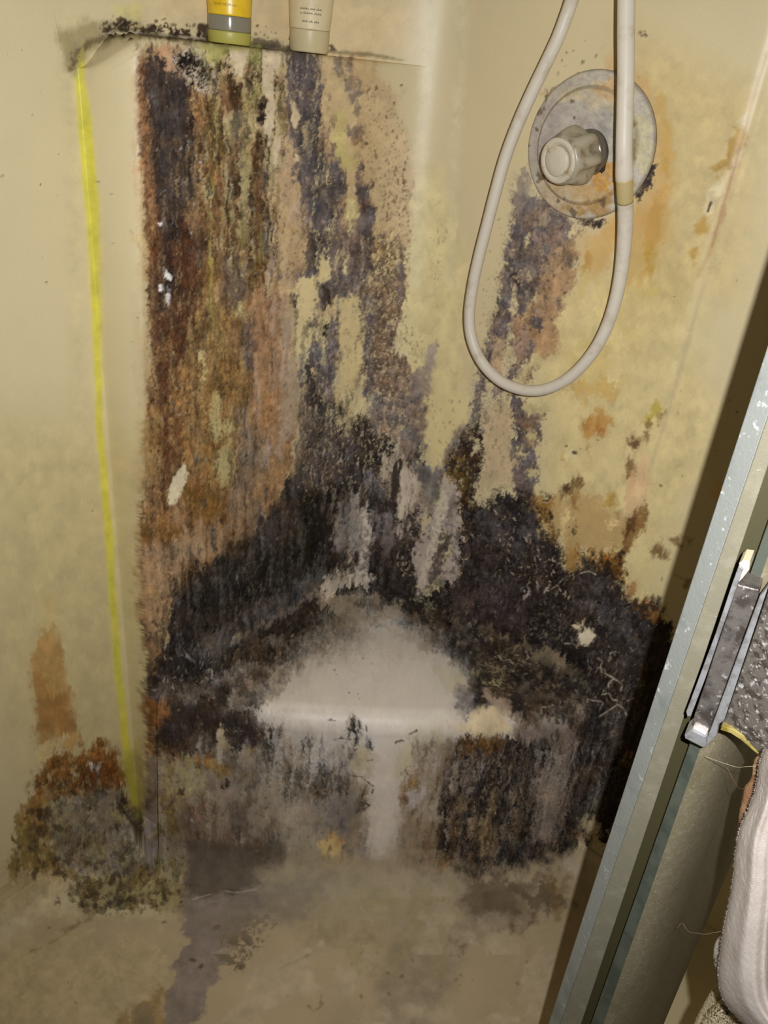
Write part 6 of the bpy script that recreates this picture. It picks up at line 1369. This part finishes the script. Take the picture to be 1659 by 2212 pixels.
# clamp on the glass edge, with its handle plate
M_STEEL = mat('dirty_steel', (136, 128, 120), .32, .6, .5, noise=[((92, 84, 78), 70, .42, .62), ((206, 202, 196), 210, .60, .72)], bump=(380, .3, .001))
M_LIP = mat('worn_steel_lip', (188, 188, 188), .35, .6, .5, noise=[((150, 146, 142), 120, .45, .7)], bump=(300, .2, .001))
M_PLATE = mat('scaled_plate', (128, 121, 112), .30, .5, .5, noise=[((86, 78, 70), 170, .46, .6), ((220, 217, 210), 260, .54, .66)], bump=(420, .45, .0015))
M_GLUE = mat('yellowed_glue', (176, 160, 92), .4, 0, .4, .2, noise=[((132, 112, 44), 80, .45, .7)])
M_PLAS = mat('cream_spacer', (214, 202, 168), .5)
def slab(name, px, d, th, m, parent, bev=.0008, dmap=None):
    """a plate with a traced outline at its own distance and a real thickness (away from the lens)"""
    bm = bmesh.new(); n = len(px)
    fr = [bm.verts.new(Vector(at_dist(x, y, (dmap(x, y) if dmap else d)))) for x, y in px]
    off = Vector((*U(28), 0)) * th
    bk = [bm.verts.new(v.co + off) for v in fr]
    bm.faces.new(fr); bm.faces.new(bk[::-1])
    for i in range(n): bm.faces.new((fr[i], bk[i], bk[(i + 1) % n], fr[(i + 1) % n]))
    bmesh.ops.recalc_face_normals(bm, faces=bm.faces[:])
    if bev:
        ed = [e for e in bm.edges if len(e.link_faces) == 2 and e.calc_face_angle(0) > .6 and (e.verts[0] in fr and e.verts[1] in fr)]
        bmesh.ops.bevel(bm, geom=ed, offset=bev, segments=2, affect='EDGES', profile=.5)
    me = bm_mesh(name, bm)
    return link(name, me, m, parent, smooth=False)
clamp = slab('hinge_clamp', [(1593, 1262), (1640, 1274), (1637, 1290), (1524, 1602), (1488, 1588), (1500, 1545)], .462, .018, M_STEEL, door, .001)
clamp['label'] = 'dirty steel clamp on the glass edge'
slab('side_lip', [(1596, 1220), (1606, 1230), (1594, 1262), (1560, 1358), (1522, 1470), (1492, 1548), (1484, 1548), (1482, 1538), (1545, 1370), (1580, 1265)], .458, .010, M_LIP, clamp, .0006)
slab('top_tab', [(1596, 1218), (1604, 1211), (1620, 1213), (1618, 1232), (1604, 1250), (1592, 1262)], .459, .016, M_PLAS, clamp, .0008)
slab('end_cap', [(1489, 1579), (1496, 1576), (1527, 1592), (1524, 1614), (1518, 1616), (1479, 1596), (1478, 1589)], .457, .016, M_LIP, clamp, .0012)
slab('flange', [(1640, 1290), (1662, 1262), (1662, 1300), (1576, 1552), (1552, 1566), (1548, 1590), (1526, 1614), (1522, 1608), (1530, 1588)], .460, .006, M_LIP, clamp, .0012)
PL = [(1664, 1266), (1830, 1320), (1820, 1690), (1790, 1690), (1700, 1660), (1658, 1644), (1632, 1618), (1604, 1592), (1580, 1578), (1556, 1572), (1566, 1556)]
plate = slab('handle_plate', PL, .448, .004, M_PLATE, clamp, .0008, lambda x, y: .452 - .00009 * max(0, x - 1560))
slab('glue_edge', [(1560, 1568), (1582, 1575), (1606, 1588), (1634, 1614), (1660, 1638), (1700, 1656), (1700, 1664), (1658, 1649), (1630, 1624), (1600, 1598), (1578, 1584), (1556, 1577)], .4475, .004, M_GLUE, clamp, .0004)

# ------------------------------------------------------------------ towels hanging at the right
def towel_mat(name, rgb, rgb2, sc=1100, st=.22):
    return mat(name, rgb, .95, 0, .15, noise=[(rgb2, 60, .45, .75)], bump=(sc, st, .0025))
M_TW = towel_mat('white_terry', (190, 179, 168), (178, 166, 154))
M_TC = towel_mat('cream_terry', (196, 182, 150), (172, 156, 118), 900, .35)
M_TST = towel_mat('brown_stained_terry', (136, 100, 70), (176, 150, 116))
def fold_sheet(name, left, right, mt, parent, dleft, dright, bulge, folds, rows=170, cols=120, th=.012, fuzz=.0002, seed=3):
    """a thick hanging cloth between two traced edges; bulges towards the lens and turns back at its left edge"""
    L_ = catmull([(x, y, 0) for x, y in left], 40); R_ = catmull([(x, y, 0) for x, y in right], 40)
    def samp(Pp, f):
        i = f * (len(Pp) - 1); k = min(int(i), len(Pp) - 2); return Pp[k] * (1 - (i - k)) + Pp[k + 1] * (i - k)
    r = random.Random(seed); P = np.zeros((rows, 2 * cols, 3))
    for i in range(rows):
        f = i / (rows - 1); l = samp(L_, f); rt_ = samp(R_, f)
        for j in range(cols):
            g = j / (cols - 1)
            x = l[0] + (rt_[0] - l[0]) * g; y = l[1] + (rt_[1] - l[1]) * g
            d = dleft + (dright - dleft) * g - bulge * math.sqrt(max(0, 1 - (1 - min(1, g / .18)) ** 2))
            for a, fr, ph, tw in folds: d += a * math.cos(fr * g * 6.283 + ph + tw * f) * sstep(.05, .3, g)
            d += .0011 * math.sin(31 * f + 9 * g) * g
            p = at_dist(x, y, float(d)) + np.array([r.uniform(-fuzz, fuzz) for _ in range(3)])
            P[i, cols + j] = p
            db = dleft + (dright - dleft) * g + th * 1.0
            P[i, cols - 1 - j] = at_dist(l[0] + (rt_[0] - l[0]) * max(g, .0), l[1] + (rt_[1] - l[1]) * g, db + .004 * g)
    return link(name, grid_mesh(name, P), mt, parent)
towel = tag(empty('towel', at_dist(1640, 2150, .42)), 'white terry towel hanging folded below the steel clamp', 'towel')
lt = [(1652, 1615), (1640, 1650), (1632, 1700), (1618, 1742), (1598, 1790), (1588, 1840), (1584, 1890), (1578, 1930), (1570, 1970), (1562, 2010), (1556, 2050), (1552, 2090), (1552, 2120), (1562, 2160), (1590, 2196), (1640, 2240), (1700, 2270), (1760, 2290)]
rt = [(1790, 1700)] + [(1800 + 8 * i, 1720 + 37 * i) for i in range(1, 17)] + [(1960, 2340)]
fold_sheet('towel_front', lt, rt, M_TW, towel, .425, .395, .012, [(.006, 1.6, 2.2, .9), (.0035, 3.9, .3, -1.5), (.0016, 9, 1, 2)], seed=5)
lt2 = [(1650, 1625), (1630, 1640), (1622, 1680), (1608, 1700), (1602, 1730), (1596, 1760), (1592, 1800), (1590, 1830)]
rt2 = [(1700, 1620), (1700, 1650), (1695, 1690), (1690, 1720), (1685, 1750), (1680, 1790), (1672, 1820), (1670, 1850)]
st_ = fold_sheet('stained_fold', lt2, rt2, M_TST, towel, .4405, .438, .004, [(.001, 2, 0, 1)], rows=90, cols=50, seed=8)
st_['label'] = 'brown stained fold of the towel'
lt3 = [(1556, 2020), (1545, 2036), (1541, 2060), (1544, 2090), (1553, 2120), (1566, 2150), (1588, 2180), (1618, 2206), (1650, 2236), (1700, 2270)]
rt3 = [(1640, 2000), (1640, 2040), (1642, 2070), (1646, 2100), (1652, 2130), (1664, 2160), (1690, 2190), (1720, 2220), (1760, 2250), (1800, 2290)]
fold_sheet('back_hem', lt3, rt3, M_TW, towel, .437, .43, .004, [(.0015, 2, 1, .5)], rows=110, cols=60, seed=11)
# loose threads along the hem and the short pile along the edges
bm = bmesh.new(); rr_ = random.Random(12)
def fibre(bm, p, v, ln, w):
    side = v.cross(Vector((.3, .6, .2))).normalized() * w; tip = p + v * ln + Vector((rr_.uniform(-1, 1), rr_.uniform(-1, 1), rr_.uniform(-1, 1))) * ln * .2
    s2 = v.cross(side).normalized() * w
    b = [bm.verts.new(p + side), bm.verts.new(p - side * .5 + s2 * .87), bm.verts.new(p - side * .5 - s2 * .87)]; t = bm.verts.new(tip)
    for i in range(3): bm.faces.new((b[i], b[(i + 1) % 3], t))
hem = [(1541, 2062), (1543, 2080), (1548, 2100), (1556, 2126), (1566, 2148), (1584, 2176), (1600, 2192), (1625, 2212), (1650, 2236)]
hc = catmull([(x, y, 0) for x, y in hem], 30)
for k in range(150):
    q = hc[rr_.randrange(len(hc))]; p = at_dist(q[0] + rr_.uniform(0, 8), q[1] + rr_.uniform(-6, 4), .434)
    p2 = at_dist(q[0] + rr_.uniform(-7, 12), q[1] + rr_.uniform(14, 44), .434)
    v = Vector(p2 - p); fibre(bm, Vector(p), v.normalized(), v.length * rr_.uniform(.25, 1), .00016)
fr_ = link('fringe', bm_mesh('fringe', bm), M_TW, towel); tag(fr_, kind='stuff')
bm = bmesh.new()
lc = catmull([(x, y, 0) for x, y in lt], 40)
for k in range(1500):
    q = lc[rr_.randrange(len(lc))]; p = at_dist(q[0] + 2, q[1], .424)
    p2 = at_dist(q[0] - rr_.uniform(2, 6), q[1] + rr_.uniform(-5, 5), .424)
    v = Vector(p2 - p); fibre(bm, Vector(p), v.normalized(), v.length, .00022)
pl_ = link('pile', bm_mesh('pile', bm), M_TW, towel); tag(pl_, kind='stuff')
# the second cloth, lower down
cloth = tag(empty('washcloth', at_dist(1580, 2300, .45)), 'cream terry cloth bunched at the bottom right corner under the white towel', 'cloth')
lt4 = [(1560, 2110), (1545, 2128), (1534, 2144), (1520, 2168), (1506, 2196), (1492, 2226), (1478, 2270), (1470, 2330)]
rt4 = [(1600, 2100), (1612, 2128), (1625, 2150), (1640, 2180), (1660, 2210), (1680, 2240), (1700, 2280), (1720, 2340)]
fold_sheet('cloth_back', lt4, rt4, M_TC, cloth, .476, .470, .004, [(.002, 2, 0, 2)], rows=90, cols=60, seed=15, fuzz=.0005)
lt5 = [(1600, 2146), (1572, 2152), (1548, 2166), (1530, 2184), (1516, 2206), (1508, 2236), (1504, 2280), (1504, 2340)]
rt5 = [(1612, 2150), (1620, 2170), (1632, 2190), (1648, 2210), (1660, 2230), (1680, 2250), (1700, 2290), (1720, 2340)]
fold_sheet('cloth_front', lt5, rt5, M_TC, cloth, .466, .460, .006, [(.0025, 2, 1, 2)], rows=110, cols=80, seed=17, fuzz=.0007)

# ------------------------------------------------------------------ stray hairs
M_HAIR = mat('pale_hair', (206, 190, 160), .5); M_HAIR2 = mat('brown_hair', (126, 88, 52), .5)
def hair(label, pts, m, d, r=.00016):
    c = catmull([at_dist(x, y, dd) for (x, y), dd in zip(pts, d)], 10)
    o = link('hair', bm_mesh('hair', tube_pts(c, r, 6)), m)
    return tag(o, label, 'hair', 'stray hairs on the door')
hair('pale curved hair between the soapy glass and the top of the towel', [(1524, 1634), (1545, 1642), (1568, 1650), (1592, 1657), (1612, 1656), (1632, 1655)], M_HAIR, [.468, .462, .455, .448, .442, .436], .00018)
hair('bent hair sticking out from the middle of the towel edge', [(1462, 2006), (1473, 1994), (1482, 2006), (1491, 2014), (1508, 2016), (1524, 2018), (1545, 2014), (1560, 2012)], M_HAIR, [.50, .49, .48, .47, .46, .45, .44, .436], .00014)
hair('thin brown hair lying down the soapy glass beside the towel top', [(1570, 1658), (1578, 1672), (1586, 1688), (1596, 1702), (1606, 1704)], M_HAIR2, [.456, .455, .452, .446, .44], .00013)
